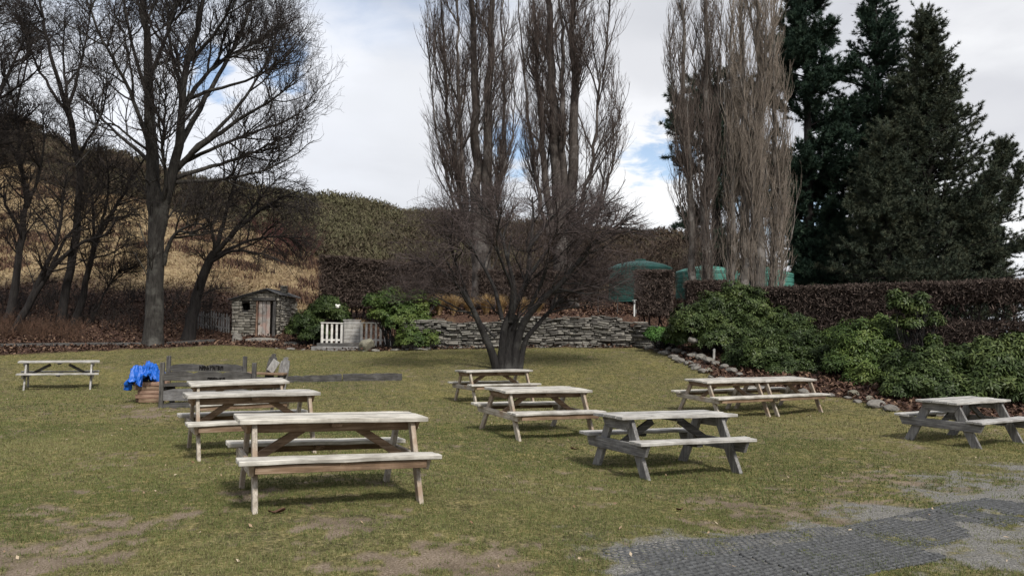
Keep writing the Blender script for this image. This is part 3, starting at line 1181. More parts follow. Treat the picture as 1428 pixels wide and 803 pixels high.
# ------------------------------------------------------------------ stone hut
def hut():
    Y = 34.0
    O = at(322, 476, Y)
    R_ = at(388, 476, Y)
    W = R_[0] - O[0]
    zb = O[2] - .05
    k = W / 66.0                                # metres per photo pixel here
    D = 2.35
    root = thing('stone_hut', 'small grey stone hut with plank door, square window hole and chimney', 'hut', (O[0], Y, zb), -.0)
    X = lambda px: (px - 322) * k
    Z = lambda py: (476 - py) * k + .05
    wx0, wx1, wz0, wz1 = X(335.5), X(347), Z(433), Z(421.5)
    dx0, dx1, dz1 = X(356.5), X(384), Z(416)
    apex = X(370)

    def top(x):
        if x <= apex:
            return Z(417.5) + (Z(404) - Z(417.5)) * x / apex
        return Z(404) + (Z(410) - Z(404)) * (x - apex) / (W - apex)

    holes = [(wx0, wx1, wz0, wz1), (dx0, dx1, -1, dz1)]

    def ok(a, b_, za, zb_):
        segs = [(a, b_)]
        for h0, h1, v0, v1 in holes:
            if (za + zb_) / 2 > v0 and (za + zb_) / 2 < v1:
                ns = []
                for s, e in segs:
                    if e <= h0 or s >= h1:
                        ns.append((s, e))
                    else:
                        if s < h0 - .03:
                            ns.append((s, h0))
                        if e > h1 + .03:
                            ns.append((h1, e))
                segs = ns
        return segs
    rng = random.Random(9)
    V, Q = stones_mesh(W, 2.4, .30, rng, (.08, .15), (.14, .42), ok=ok, top=top, rough=.028)
    wall = mesh_obj('front_wall', V, Q, MAT['hutstone'], root)
    CV, CQ = [], []
    xs = sorted({0.02, wx0, wx1, dx0, dx1, apex, W - .02, (wx1 + dx0) / 2, (dx1 + W) / 2, wx0 / 2})
    for a, b_ in zip(xs[:-1], xs[1:]):
        m = (a + b_) / 2
        tz = min(top(a), top(b_)) - .03
        if wx0 <= m <= wx1:
            box_vq(a, b_, .03, .28, -.2, wz0, CV, CQ)
            box_vq(a, b_, .03, .28, wz1, tz, CV, CQ)
        elif dx0 <= m <= dx1:
            box_vq(a, b_, .03, .28, dz1, tz, CV, CQ)
        else:
            box_vq(a, b_, .03, .28, -.2, tz, CV, CQ)
    mesh_obj('wall_core', np.array(CV), np.array(CQ), MAT['mortar'], wall)
    # side walls and back wall
    for nm, x0, sgn in (('side_wall', 0, -1), ('side_wall', W, 1)):
        Vs, Qs = stones_mesh(D, 2.4, .28, random.Random(int(x0 * 10) + 3), (.07, .13), (.14, .4), top=lambda x: top(x0) - .02, rough=.03)
        # local x -> +Y, outward normal = sgn X
        P = np.stack([x0 + (-sgn) * Vs[:, 1] , Vs[:, 0] + .30, Vs[:, 2]], -1)
        w = mesh_obj(nm, P, Qs if sgn > 0 else Qs[:, ::-1], MAT['hutstone'], root)
        CV, CQ = [], []
        xa, xb = sorted((x0 - sgn * .03, x0 - sgn * .26))
        box_vq(xa, xb, .29, D + .28, -.2, top(x0) - .04, CV, CQ)
        mesh_obj('wall_core', np.array(CV), np.array(CQ), MAT['mortar'], w)
    Vs, Qs = stones_mesh(W, 2.4, .28, random.Random(33), (.07, .13), (.16, .45), top=top, rough=.03)
    mesh_obj('back_wall', np.stack([W - Vs[:, 0], D + .58 - Vs[:, 1], Vs[:, 2]], -1), Qs, MAT['hutstone'], root)
    # roof slabs: two slopes with a thin edge
    bm = B()
    e = .14
    t = .03
    prof = [(-e, top(0) + .02 - (top(apex) - top(0)) / apex * e), (apex, top(apex) + .04), (W + e * .8, top(W) + .03 - .06)]
    for (xa, za), (xb, zb_) in zip(prof[:-1], prof[1:]):
        vs = []
        for y in (-.16, D + .75):
            vs += [bm.verts.new((xa, y, za)), bm.verts.new((xb, y, zb_)), bm.verts.new((xb, y, zb_ + t)), bm.verts.new((xa, y, za + t))]
        for q in ((0, 3, 2, 1), (4, 5, 6, 7), (0, 1, 5, 4), (1, 2, 6, 5), (2, 3, 7, 6), (3, 0, 4, 7)):
            bm.faces.new([vs[i] for i in q])
        # ribs of the sheet
    n = 14
    rf = bm_obj('roof', bm, MAT['roof'], root)
    bm = B()
    for i in range(1, n):
        for (xa, za), (xb, zb_) in zip(prof[:-1], prof[1:]):
            y = -.16 + (D + .9) * i / n
            beam(bm, (xa, y, za + t + .012), (xb, y, zb_ + t + .012), .03, .04, cham=0)
    bm_obj('roof_rib', bm, MAT['roof'], rf)
    # rafters at the gable: dark barge timber
    bm = B()
    beam(bm, (-.05, -.07, top(0) - .035), (apex - .01, -.07, top(apex) - .01), .07, .05, cham=.003)
    bm_obj('barge_board', bm, MAT['oldX'], root)
    # chimney
    cx0, cx1 = at(390.5, 405, 35)[0] - O[0], at(399, 405, 35)[0] - O[0]
    Vc, Qc = stones_mesh(cx1 - cx0, .55, .25, random.Random(5), (.05, .09), (.08, .16), rough=.01)
    zc = Z(412)
    ch = mesh_obj('chimney', np.stack([cx0 + Vc[:, 0], 1.0 + Vc[:, 1], zc + Vc[:, 2] * .95], -1), Qc, MAT['hutstone'], root)
    CV, CQ = [], []
    box_vq(cx0 + .012, cx1 - .012, 1.015, 1.28, zc - .3, zc + .48, CV, CQ)
    mesh_obj('chimney_core', np.array(CV), np.array(CQ), MAT['mortar'], ch)
    # lintel, frame, door
    bm = B()
    beam(bm, (X(351), -.05, dz1 - .04), (X(383), -.05, dz1 - .02), .12, .12, cham=.008)
    bm_obj('lintel', bm, MAT['oldX'], root)
    for a, mt in ((dx0 + .025, 'redZ'), (X(381.5), 'oldZ')):
        bm = B()
        beam(bm, (a, -.02, -.05), (a + .01, -.02, dz1 - .1), .07 if mt == 'redZ' else .12, .08, up=(1, 0, 0), cham=.004)
        bm_obj('door_post', bm, MAT[mt], root)
    door = empty('door', (0, 0, 0))
    door.parent = root
    a = dx0 + .075
    tops = [dz1 - .12, dz1 - .10, dz1 - .11]
    e0 = X(375.5)
    w3 = (e0 - a) / 3
    bm = B()
    for i in range(3):
        x0 = a + i * w3
        beam(bm, (x0 + w3 / 2, .03 + .006 * i, .0), (x0 + w3 / 2 + .004, .03 + .004 * i, tops[i]), w3 - .018, .035, up=(1, 0, 0), cham=.004)
    bm_obj('door_planks', bm, MAT['doorwood'], door)
    for z in (.35, 1.15):
        bm = B()
        beam(bm, (a, .065, z), (e0, .065, z), .09, .03, cham=.003)
        bm_obj('door_ledge', bm, MAT['oldX'], door)
    bm = B()
    beam(bm, (a + .01, -.005, .83), (a + .10, -.005, .83), .04, .03, cham=.004)
    bm_obj('latch', bm, MAT['iron'], door)
    # near-black strip filling the door gap, coloured as the shade of the interior
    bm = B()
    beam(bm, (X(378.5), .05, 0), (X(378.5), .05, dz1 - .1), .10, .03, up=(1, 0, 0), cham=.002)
    bm_obj('door_gap_shade', bm, MAT['dark'], root)
    for (p0, p1, wz) in (((wx0 - .02, .10, wz0 + .0), (wx1 + .02, .10, wz0 + .0), .04), ((wx0 - .02, .10, wz1), (wx1 + .02, .10, wz1), .04)):
        bm = B()
        beam(bm, p0, p1, .035, .08, cham=.003)
        bm_obj('window_frame', bm, MAT['oldX'], root)
    # interior floor
    CV, CQ = [], []
    box_vq(.25, W - .25, .3, D + .25, -.2, .02, CV, CQ)
    mesh_obj('floor', np.array(CV), np.array(CQ), MAT['mortar'], root)


hut()
for i, (px, py, Y, w, d_, lab) in enumerate([(365, 481, 33.3, 1.5, .5, 'broad flat stone slab laid as a doorstep before the hut door'), (330, 478, 33.4, .6, .5, 'rough dark stone block at the left front corner of the hut'),
                                             (410, 483, 32.6, 1.1, .45, 'flat stone slab right of the hut doorstep')]):
    p = at(px, py, Y)
    rock('stone_slab', (p[0], p[1], g1(p[0], p[1]) - .02), (w / 2, d_ / 2, .16 if i != 1 else .35), 500 + i, MAT['stone'], .8, lab, 'stone slab').rotation_euler = (0, 0, .1)


# ------------------------------------------------------------------ picket things
def grey_picket_fence():
    Y = 34.6
    A, Bp = at(276, 470, Y), at(319, 469, Y - .3)
    z0 = g1(A[0], A[1])
    root = thing('picket_fence', 'short run of old grey pickets between leaning tree and hut', 'fence', (A[0], A[1], z0))
    rg = random.Random(3)
    n = 13
    for i in range(n):
        t = i / (n - 1)
        x = (Bp[0] - A[0]) * t
        y = (Bp[1] - A[1]) * t
        zz = g1(A[0] + x, A[1] + y) - z0
        h = .78 + rg.uniform(-.12, .06)
        bm = B()
        beam(bm, (x, y, zz - .1), (x + rg.uniform(-.03, .03), y, zz + h), .07, .02, up=(1, 0, 0), cham=.003)
        beam(bm, (x, y, zz + h - .01), (x, y, zz + h + .05), .035, .018, up=(1, 0, 0), cham=0)
        bm_obj('picket', bm, MAT['greyZ'], root)
    for z in (.2, .6):
        bm = B()
        beam(bm, (-.05, .03, z), (Bp[0] - A[0] + .05, Bp[1] - A[1] + .03, z + g1(Bp[0], Bp[1]) - z0), .06, .03, cham=.003)
        bm_obj('rail', bm, MAT['greyX'], root)


grey_picket_fence()


def white_pickets(px0, px1, n, lab, pyt=449, pyb=478):
    Y = 31.6
    A, Bp = at(px0, pyb, Y), at(px1, pyb, Y)
    H = at(px0, pyt, Y)[2] - A[2]
    root = thing('white_picket_fence', lab, 'picket fence', (A[0], Y, A[2]), 0, 'white picket panels either side of the grey gate')
    w = Bp[0] - A[0]
    for i in range(n):
        x = w * i / (n - 1)
        bm = B()
        beam(bm, (x, 0, -.15), (x, 0, H - .05), .10 if i in (0,) else .085, .03, up=(1, 0, 0), cham=.004)
        bm_obj('picket', bm, MAT['white'], root)
    bm = B()
    beam(bm, (-.06, -.0, H - .024), (w + .06, -.0, H - .044), .045, .09, cham=.004)
    bm_obj('top_rail', bm, MAT['white'], root)
    bm = B()
    beam(bm, (0, .034, .12), (w, .034, .12), .07, .03, cham=.004)
    bm_obj('bottom_rail', bm, MAT['white'], root)


white_pickets(449, 476, 5, 'white painted picket panel left of the grey plank gate')
white_pickets(504, 544, 7, 'white painted picket panel right of the gate, half behind a shrub')


def plank_gate():
    Y = 31.9
    A, Bp = at(478.5, 478, Y), at(502.5, 478, Y)
    T = at(478, 447, Y)
    w, H = Bp[0] - A[0], T[2] - A[2]
    root = thing('plank_gate', 'grey weathered gate of horizontal boards between the white pickets', 'gate', (A[0], Y, A[2]))
    n = 6
    for i in range(n):
        bm = B()
        z = H * (i + .5) / n
        beam(bm, (.03, 0, z), (w - .03, 0, z), H / n - .008, .03, cham=.003)
        bm_obj('board', bm, MAT['greypX'], root)
    for x in (0.015, w - .015):
        bm = B()
        beam(bm, (x, .035, -.1), (x, .035, H), .06, .05, up=(1, 0, 0), cham=.004)
        bm_obj('post', bm, MAT['greyZ'], root)
    bm = B()
    beam(bm, (-.02, .0, H + .022), (w * .5, .0, H + .035), .04, .07, cham=.004)
    beam(bm, (w * .5, .0, H + .035), (w + .02, .0, H + .022), .04, .07, cham=.004)
    bm_obj('cap_rail', bm, MAT['greypX'], root)


plank_gate()
for i, (px0, px1, pyt, pyb, Y, lab) in enumerate([(434, 507, 483, 491, 30.4, 'long grey sleeper forming the lower step below the white pickets'), (442, 505, 478, 484, 31.0, 'mossy sleeper forming the upper step below the white pickets')]):
    a, b_ = at(px0, pyb, Y), at(px1, pyb, Y)
    h = at(px0, pyt, Y)[2] - a[2]
    bm = B()
    beam(bm, (0, 0, 0), (b_[0] - a[0], 0, 0), h + .12, .55, cham=.015)
    o = bm_obj('step', bm, MAT['greyX' if i == 0 else 'oldX'])
    o.location = (a[0], Y + .2, a[2] + h / 2 - .06)
    tag(o, lab, 'step', 'sleeper steps up to the gate')

# long dark sleepers lying on the lawn
for i, (p, q, Yp, Yq, lab) in enumerate([((560, 531), (478, 533), 21.6, 21.2, 'dark rotten sleeper forming the right end of the low kerb on the lawn'), ((476, 534), (378, 538), 21.2, 20.6, 'dark rotten sleeper of the low kerb, next to the old bench')]):
    a, b_ = at(p[0], p[1], Yp), at(q[0], q[1], Yq)
    a[2], b_[2] = g1(a[0], a[1]), g1(b_[0], b_[1])
    L = float(np.linalg.norm(b_ - a))
    bm = B()
    rg = random.Random(i)
    n = 14
    prev = None
    for s in range(n):
        t0, t1 = s / n * L, (s + 1) / n * L
        vs_ = []
    ring = []
    for s in range(n + 1):
        x = L * s / n
        ring.append([bm.verts.new((x, yy + rg.uniform(-.012, .012), zz + rg.uniform(-.018, .018))) for yy, zz in ((-.11, -.08), (.11, -.08), (.11, .17), (-.11, .17))])
    for s in range(n):
        for c in range(4):
            bm.faces.new([ring[s][c], ring[s][(c + 1) % 4], ring[s + 1][(c + 1) % 4], ring[s + 1][c]])
    bm.faces.new(ring[0])
    bm.faces.new(ring[-1][::-1])
    o = bm_obj('sleeper', bm, MAT['oldX'])
    o.location = a
    dd = Vector(b_ - a)
    o.rotation_euler = (0, -math.asin(dd.z / dd.length), math.atan2(dd.y, dd.x))
    tag(o, lab, 'sleeper', 'dark sleepers lying in a line on the lawn')

# low timber edging rail along the left bank
for i, (p, q, Yp, Yq, lab) in enumerate([((-40, 497), (118, 491), 29.0, 30.2, 'low dark timber edging at the foot of the left bank, nearer length'), ((120, 491), (208, 486), 30.25, 31.0, 'low dark timber edging left of the big trunk'),
                                         ((232, 483), (300, 474), 31.3, 33.0, 'low dark timber edging between big trunk and hut')]):
    a, b_ = at(p[0], p[1], Yp), at(q[0], q[1], Yq)
    a[2], b_[2] = g1(a[0], a[1]) + .10, g1(b_[0], b_[1]) + .10
    bm = B()
    dd = Vector(b_ - a)
    beam(bm, (0, 0, 0), dd, .12, .06, cham=.006)
    o = bm_obj('timber_edging', bm, MAT['oldX'])
    o.location = a
    tag(o, lab, 'edging', 'timber edging along the left bank')


# ------------------------------------------------------------------ old bench pair, tarp, wood stack, chair
def scallop_board(bm, x0, x1, z0, z1, y, t, waves, amp, rng):
    n = waves * 10
    vs = []
    for i in range(n + 1):
        u = i / n
        x = x0 + (x1 - x0) * u
        a = abs(math.sin(PI * waves * u)) ** .5 * amp + rng.uniform(-.006, .006)
        b_ = abs(math.sin(PI * waves * u)) ** .6 * amp * .35
        vs.append([bm.verts.new((x, y - t / 2, z0 - b_ * .3)), bm.verts.new((x, y + t / 2, z0 - b_ * .3)), bm.verts.new((x, y + t / 2, z1 - amp + a)), bm.verts.new((x, y - t / 2, z1 - amp + a))])
    for i in range(n):
        for c in range(4):
            bm.faces.new([vs[i][c], vs[i][(c + 1) % 4], vs[i + 1][(c + 1) % 4], vs[i + 1][c]])
    bm.faces.new(vs[0])
    bm.faces.new(vs[-1][::-1])


def old_bench(pxl, pxr, Y, py_foot, py_post, boards, seat_side, lab, letters, skew=0):
    A, Bp = at(pxl, py_foot, Y), at(pxr, py_foot, Y + skew)
    A[2] = g1(A[0], A[1])
    w = float(np.hypot(*(Bp - A)[:2]))
    rz = math.atan2(Bp[1] - A[1], Bp[0] - A[0])
    root = thing('old_bench', lab, 'bench', A, rz, 'old dark benches facing each other')
    zf = lambda py: at(pxl, py, Y)[2] - A[2]
    rg = random.Random(int(pxl))
    for x in (0, w):
        bm = B()
        H = zf(py_post)
        beam(bm, (x, 0, -.1), (x, 0, H), .085, .085, up=(1, 0, 0), cham=.008)
        bm_obj('post', bm, MAT['oldZ'], root)
        # turned finial
    for pyt, pyb, waves, mt in boards:
        bm = B()
        scallop_board(bm, .05, w - .05, zf(pyb), zf(pyt), -.02, .05, waves, .05, rg)
        bm_obj('back_board', bm, MAT[mt + 'X'], root)
    # seat on the inner side
    s = seat_side
    bm = B()
    for q in range(3):
        beam(bm, (.03, s * (.14 + q * .155), .44), (w - .03, s * (.14 + q * .155), .44), .045, .145, cham=.005)
    bm_obj('seat', bm, MAT['greyX'], root)
    for x in (.05, w - .05):
        bm = B()
        beam(bm, (x, s * .46, -.1), (x, s * .46, .415), .09, .09, up=(1, 0, 0), cham=.006)
        bm_obj('front_leg', bm, MAT['oldZ'], root)
        bm = B()
        beam(bm, (x, s * .05, .38), (x, s * .5, .38), .07, .05, cham=.004)
        bm_obj('seat_bearer', bm, MAT['oldY'], root)
    if letters:
        x, pym, cnt, hh = letters
        bm = B()
        for i in range(cnt):
            xx = x + i * .062 + rg.uniform(-.006, .006)
            z = zf(pym)
            beam(bm, (xx, -.048, z - hh / 2), (xx, -.048, z + hh / 2), .018, .006, up=(1, 0, 0), cham=0)
            for q in range(2):
                c = rg.random()
                z0_, z1_ = (z + hh * rg.choice((-.42, 0, .42)), z + hh * rg.choice((-.42, 0, .42)))
                beam(bm, (xx, -.049 - .001 * q, z0_), (xx + .042, -.049 - .001 * q, z1_ + .001), .020, .006, cham=0)
            if rg.random() < .5:
                beam(bm, (xx + .04, -.048, z - hh / 2), (xx + .04, -.048, z + hh * rg.uniform(0, .5)), .016, .006, up=(1, 0, 0), cham=0)
        bm_obj('carved_marks', bm, MAT['carve'], root)
    return root


old_bench(224.5, 353, 16.4, 571, 505, [(517, 530, 3, 'old'), (541, 558, 1, 'grey'), (560, 568, 1, 'old'), (532, 538, 1, 'old')], 1,
          'nearer old dark timber bench seen from behind, with scalloped back boards', (.95, 527.5, 6, .05), .1)
old_bench(233.5, 340, 18.3, 561, 496, [(507, 517, 2, 'old'), (522, 530, 1, 'grey')], -1, 'farther old timber bench facing the camera, dark lettering on its top board', (.72, 512.5, 9, .11), .1)


def wood_stack_and_tarp():
    c = at(211, 560, 17.3)
    z0 = g1(c[0], c[1])
    rg = random.Random(8)
    k = 0
    for lay in range(5):
        for q in range(3):
            bm = B()
            L = rg.uniform(.42, .62)
            beam(bm, (-L / 2, 0, 0), (L / 2, 0, 0), .085, .14, cham=.006)
            o = bm_obj('timber_offcut', bm, MAT['redX' if (lay + q) % 3 else 'brownX'])
            o.location = (c[0] + .02 + rg.uniform(-.05, .05), c[1] - .18 + q * .17, z0 + .045 + lay * .09)
            o.rotation_euler = (0, 0, rg.uniform(-.08, .08) + .1)
            tag(o, 'short reddish timber in the small stack under the blue tarp', 'timber', 'stack of short timbers beside the old bench')
    # tarp: crumpled sheet draped over the stack
    n = 56
    V = []
    c = c + np.array([.0, -.05, 0])
    for i in range(n):
        for j in range(n):
            u, v = i / (n - 1) * 2 - 1, j / (n - 1) * 2 - 1
            x, y = u * .33, v * .40
            r = max(abs(u), abs(v))
            drop = sstep(.50, 1.0, r)
            top = .76 + .06 * math.sin(u * 5 + v * 3) + .05 * fbm(np.array([u * 3 + 7]), np.array([v * 3]), 3)[0] - .10 * (u + .2) ** 2
            f = fbm(np.array([u * 5]), np.array([v * 5 + 3]), 4)[0] - .5
            fold = math.sin(math.atan2(v, u) * 11 + 2 * f) * .06 * drop + (fbm(np.array([u * 9 + 2]), np.array([v * 9]), 3)[0] - .5) * .10
            z = top - drop * (.34 - .22 * (u > .2) + .25 * f)
            V.append((x * (1 - .12 * drop) + fold * u + f * .12, y * (1 - .12 * drop) + fold * v + f * .1, z + f * .20 + (abs(fbm(np.array([u * 7 + 5]), np.array([v * 7]), 2)[0] - .5)) * .35 - .05))
    V = np.array(V)
    i = np.arange(n - 1)[:, None] * n + np.arange(n - 1)[None, :]
    Q = np.stack([i, i + n, i + n + 1, i + 1], -1).reshape(-1, 4)
    o = mesh_obj('tarpaulin', V, Q, MAT['tarp'], smooth=True)
    o.location = (c[0] - .12, c[1], z0 - .02)
    md = o.modifiers.new('thick', 'SOLIDIFY')
    md.thickness = .006
    tag(o, 'crumpled bright blue tarpaulin thrown over the timber stack', 'tarpaulin')


wood_stack_and_tarp()


def slab_chair():
    c = at(385, 531, 19.2)
    z0 = g1(c[0], c[1])
    root = thing('slab_chair', 'rustic chair with two pointed slabs for its back, right of the old benches', 'chair', (c[0], c[1], z0))
    H = at(377, 493, 19.2)[2] - z0
    for x0, x1, h, wd in ((-.24, -.10, H, .21), (.10, .20, H - .08, .24)):
        bm = B()
        # slab with shoulders and a knob at its top
        pr = [(-.5, -.08), (.5, -.08), (.5, h - .22), (.42, h - .1), (.2, h - .07), (.26, h - .02), (.0, h), (-.26, h - .02), (-.2, h - .07), (-.42, h - .1), (-.5, h - .22)]
        vs = []
        for y in (-.025, .025):
            vs.append([bm.verts.new((x0 + (x1 - x0) * max(0, z) / h + p * wd, y + .12 * (max(0, z) / h), z)) for p, z in pr])
        bm.faces.new(vs[0][::-1])
        bm.faces.new(vs[1])
        m = len(pr)
        for q in range(m):
            bm.faces.new([vs[0][q], vs[0][(q + 1) % m], vs[1][(q + 1) % m], vs[1][q]])
        bm_obj('back_slab', bm, MAT['oldZ' if x0 < 0 else 'greyZ'], root)
    bm = B()
    beam(bm, (-.75, -.12, .42), (.26, -.12, .40), .05, .34, cham=.006)
    bm_obj('seat', bm, MAT['brownX'], root)
    for x in (-.68, .2):
        bm = B()
        beam(bm, (x, -.22, -.08), (x, -.22, .375), .08, .08, up=(1, 0, 0), cham=.005)
        bm_obj('leg', bm, MAT['oldZ'], root)
    bm = B()
    beam(bm, (-.72, -.28, .30), (.24, -.28, .28), .09, .03, cham=.004)
    bm_obj('seat_rail', bm, MAT['oldX'], root)
    bm = B()
    beam(bm, (-.15, -.03, .46), (.02, -.05, .72), .18, .02, up=(1, 0, 0), cham=.003)
    bm_obj('arm_board', bm, MAT['greypZ'], root)


slab_chair()


# ------------------------------------------------------------------ tanks, tap, stakes
def lathe(bm, prof, n=48):
    rings = []
    for r, z in prof:
        if r < 1e-4:
            rings.append([bm.verts.new((0, 0, z))])
        else:
            rings.append([bm.verts.new((r * math.cos(2 * PI * i / n), r * math.sin(2 * PI * i / n), z)) for i in range(n)])
    for a, b_ in zip(rings[:-1], rings[1:]):
        for i in range(n):
            if len(a) == 1:
                bm.faces.new([a[0], b_[(i + 1) % n], b_[i]])
            elif len(b_) == 1:
                bm.faces.new([a[i], a[(i + 1) % n], b_[0]])
            else:
                bm.faces.new([a[i], a[(i + 1) % n], b_[(i + 1) % n], b_[i]])


def tank(pxl, pxr, py_side, py_dome, Y, lab):
    a, b_ = at(pxl, py_side, Y), at(pxr, py_side, Y)
    r = (b_[0] - a[0]) / 2
    cx = (a[0] + b_[0]) / 2
    zg = g1(cx, Y) - .05
    H = a[2] - zg
    dome = at(pxl, py_dome, Y)[2] - a[2]
    root = thing('water_tank', lab, 'water tank', (cx, Y, zg), 0, 'green water tanks behind the hedge')
    bm = B()
    prof = [(r, 0)]
    nr = 7
    for i in range(nr):
        z0 = H * i / nr
        prof += [(r, z0 + .03), (r - .02, z0 + .05), (r - .02, z0 + .09), (r, z0 + .11)]
    prof += [(r, H - .03), (r - .04, H)]
    lathe(bm, prof, 64)
    bm_obj('tank_body', bm, MAT['tank'], root, smooth=False)
    bm = B()
    lathe(bm, [(r + .02, H - .02), (r - .02, H + .06), (r * .75, H + dome * .55), (r * .45, H + dome * .85), (.34, H + dome), (.0, H + dome)], 64)
    lid = bm_obj('tank_roof', bm, MAT['tank'], root, smooth=True)
    bm = B()
    lathe(bm, [(.30, H + dome - .02), (.30, H + dome + .07), (.26, H + dome + .10), (0, H + dome + .11)], 32)
    bm_obj('hatch', bm, MAT['tank'], lid)


tank(849, 937, 375, 364, 42, 'leftmost green plastic water tank, beside the small hedge block')
tank(943, 1027, 380, 371, 43.5, 'middle green plastic water tank, behind the pale poplar trunks')
tank(1026, 1105, 384, 375, 45, 'rightmost green plastic water tank, next to the dark conifers')


def tube_vq(path, rad, n=8):
    P = np.array(path, float)[None]
    R = np.array(rad, float)[None]
    return tubes(P, R, n)


def tubes(P, R, n):
    """P (B,k,3), R (B,k) -> V, Q ; n sided tubes"""
    Bn, k, _ = P.shape
    T = np.gradient(P, axis=1) if k > 2 else np.repeat((P[:, 1:] - P[:, :1]), 2, 1)
    T /= np.linalg.norm(T, axis=2, keepdims=True) + 1e-9
    ref = np.zeros((Bn, 1, 3))
    m = T.mean(1)
    ax = np.argmin(np.abs(m), axis=1)
    ref[np.arange(Bn), 0, ax] = 1
    U = np.cross(T, np.broadcast_to(ref, T.shape))
    U /= np.linalg.norm(U, axis=2, keepdims=True) + 1e-9
    W = np.cross(T, U)
    a = np.arange(n) * 2 * PI / n
    V = P[:, :, None, :] + R[:, :, None, None] * (np.cos(a)[None, None, :, None] * U[:, :, None, :] + np.sin(a)[None, None, :, None] * W[:, :, None, :])
    V = V.reshape(-1, 3)
    b_ = (np.arange(Bn) * k * n)[:, None, None]
    i = (np.arange(k - 1) * n)[None, :, None]
    j = np.arange(n)[None, None, :]
    j2 = (j + 1) % n
    Q = np.stack([b_ + i + j, b_ + i + j2, b_ + i + n + j2, b_ + i + n + j], -1).reshape(-1, 4)
    return V, Q


def tap_post():
    a = at(884.5, 450, 30.7)
    z0 = g1(a[0], a[1])
    H = at(884, 419, 30.7)[2] - z0
    root = thing('garden_tap', 'white standpipe with a metal tap on top of the stone wall', 'tap', (a[0], a[1], z0))
    V, Q = tube_vq([(0, 0, -.1), (0, 0, H * .5), (.01, 0, H * .86)], [.034, .034, .030], 12)
    mesh_obj('standpipe', V, Q, MAT['pvc'], root)
    V, Q = tube_vq([(.01, .03, H * .84), (.01, -.02, H * .9), (.0, -.12, H * .90), (-.02, -.17, H * .83)], [.035, .045, .035, .028], 10)
    tp = mesh_obj('tap_body', V, Q, MAT['brass'], root)
    bm = B()
    beam(bm, (-.09, -.03, H * 1.0), (.09, -.03, H * 1.03), .03, .05, cham=.008)
    beam(bm, (.0, -.03, H * .9), (.0, -.03, H * 1.0), .04, .04, up=(1, 0, 0), cham=.005)
    bm_obj('tap_handle', bm, MAT['brass'], root)
    V, Q = tube_vq([(.07, .04, -.1), (.07, .04, H * .45)], [.03, .028], 8)
    mesh_obj('support_post', V, Q, MAT['greyZ'], root)


tap_post()
for px, pt, pb, Y, m, lab in [(834, 412, 442, 31.5, 'iron', 'thin dark stake on the terrace left of the leftmost tank foot'), (861, 412, 440, 31.6, 'iron', 'thin dark stake on the terrace below the leftmost tank'),
                              (950, 480, 492, 26.0, 'pvc', None)]:
    if lab is None:
        continue
    a = at(px, pb, Y)
    z0 = g1(a[0], a[1])
    H = at(px, pt, Y)[2] - z0
    V, Q = tube_vq([(0, 0, -.1), (0, 0, H * .5), (.01, 0, H)], [.022, .021, .018], 8)
    o = mesh_obj('metal_stake', V, Q, MAT[m])
    o.location = (a[0], a[1], z0)
    tag(o, lab, 'stake', 'thin stakes on the terrace')
a = at(995, 480, 25.5)
z0 = g1(a[0], a[1])
H = .42
bm = B()
beam(bm, (0, 0, -.05), (.02, 0, H), .07, .03, up=(1, 0, 0), cham=.004)
beam(bm, (-.015, 0, H - .02), (.045, 0, H + .03), .05, .035, up=(1, 0, 0), cham=.004)
o = bm_obj('marker_stake', bm, MAT['greypZ'])
o.location = (a[0], a[1], z0)
tag(o, 'small grey wooden marker stake at the edge of the rhododendrons', 'stake')


# ------------------------------------------------------------------ bare trees
def grow(P, R, n, tr, L, ang, k, trop, wob, rr, rng, rend=.35, lfall=.5, rmin=.004, wpow=1.0, out=None):
    """n child branches on parent paths. trop: (x,y,z) drift. out: centre (x,y) pushing twigs outward"""
    Bn, kp, _ = P.shape
    ln = np.linalg.norm(np.diff(P, axis=1), axis=2).sum(1) ** wpow
    pi = rng.choice(Bn, n, p=ln / ln.sum())
    t = tr[0] + (tr[1] - tr[0]) * rng.random(n)
    f = t * (kp - 1)
    i = np.minimum(f.astype(int), kp - 2)
    fr = (f - i)[:, None]
    p0 = P[pi, i] * (1 - fr) + P[pi, i + 1] * fr
    tg = P[pi, i + 1] - P[pi, i]
    tg /= np.linalg.norm(tg, axis=1, keepdims=True) + 1e-9
    r0 = R[pi, i] * (1 - fr[:, 0]) + R[pi, i + 1] * fr[:, 0]
    rnd = rng.normal(size=(n, 3))
    pp = rnd - tg * (rnd * tg).sum(1, keepdims=True)
    pp /= np.linalg.norm(pp, axis=1, keepdims=True) + 1e-9
    if out is not None:
        o = p0[:, :2] - np.array(out)[None]
        o /= np.linalg.norm(o, axis=1, keepdims=True) + 1e-6
        pp[:, :2] += o * .7
        pp /= np.linalg.norm(pp, axis=1, keepdims=True)
    a = np.radians(ang[0] + (ang[1] - ang[0]) * rng.random(n))[:, None]
    d = np.cos(a) * tg + np.sin(a) * pp
    length = (L[0] + (L[1] - L[0]) * rng.random(n)) * (1 - lfall * t)
    st = (length / (k - 1))[:, None]
    pts = [p0]
    tr_ = np.array(trop)[None]
    for s in range(k - 1):
        d = d + tr_ / (k - 1) * 2 + rng.normal(size=(n, 3)) * wob
        d /= np.linalg.norm(d, axis=1, keepdims=True)
        pts.append(pts[-1] + d * st)
    C = np.stack(pts, 1)
    rs = np.maximum(np.minimum(r0 * .8, rr * (.7 + .6 * rng.random(n))), rmin)
    RR = rs[:, None] * np.linspace(1, rend, k)[None]
    return C, np.maximum(RR, rmin * .6)


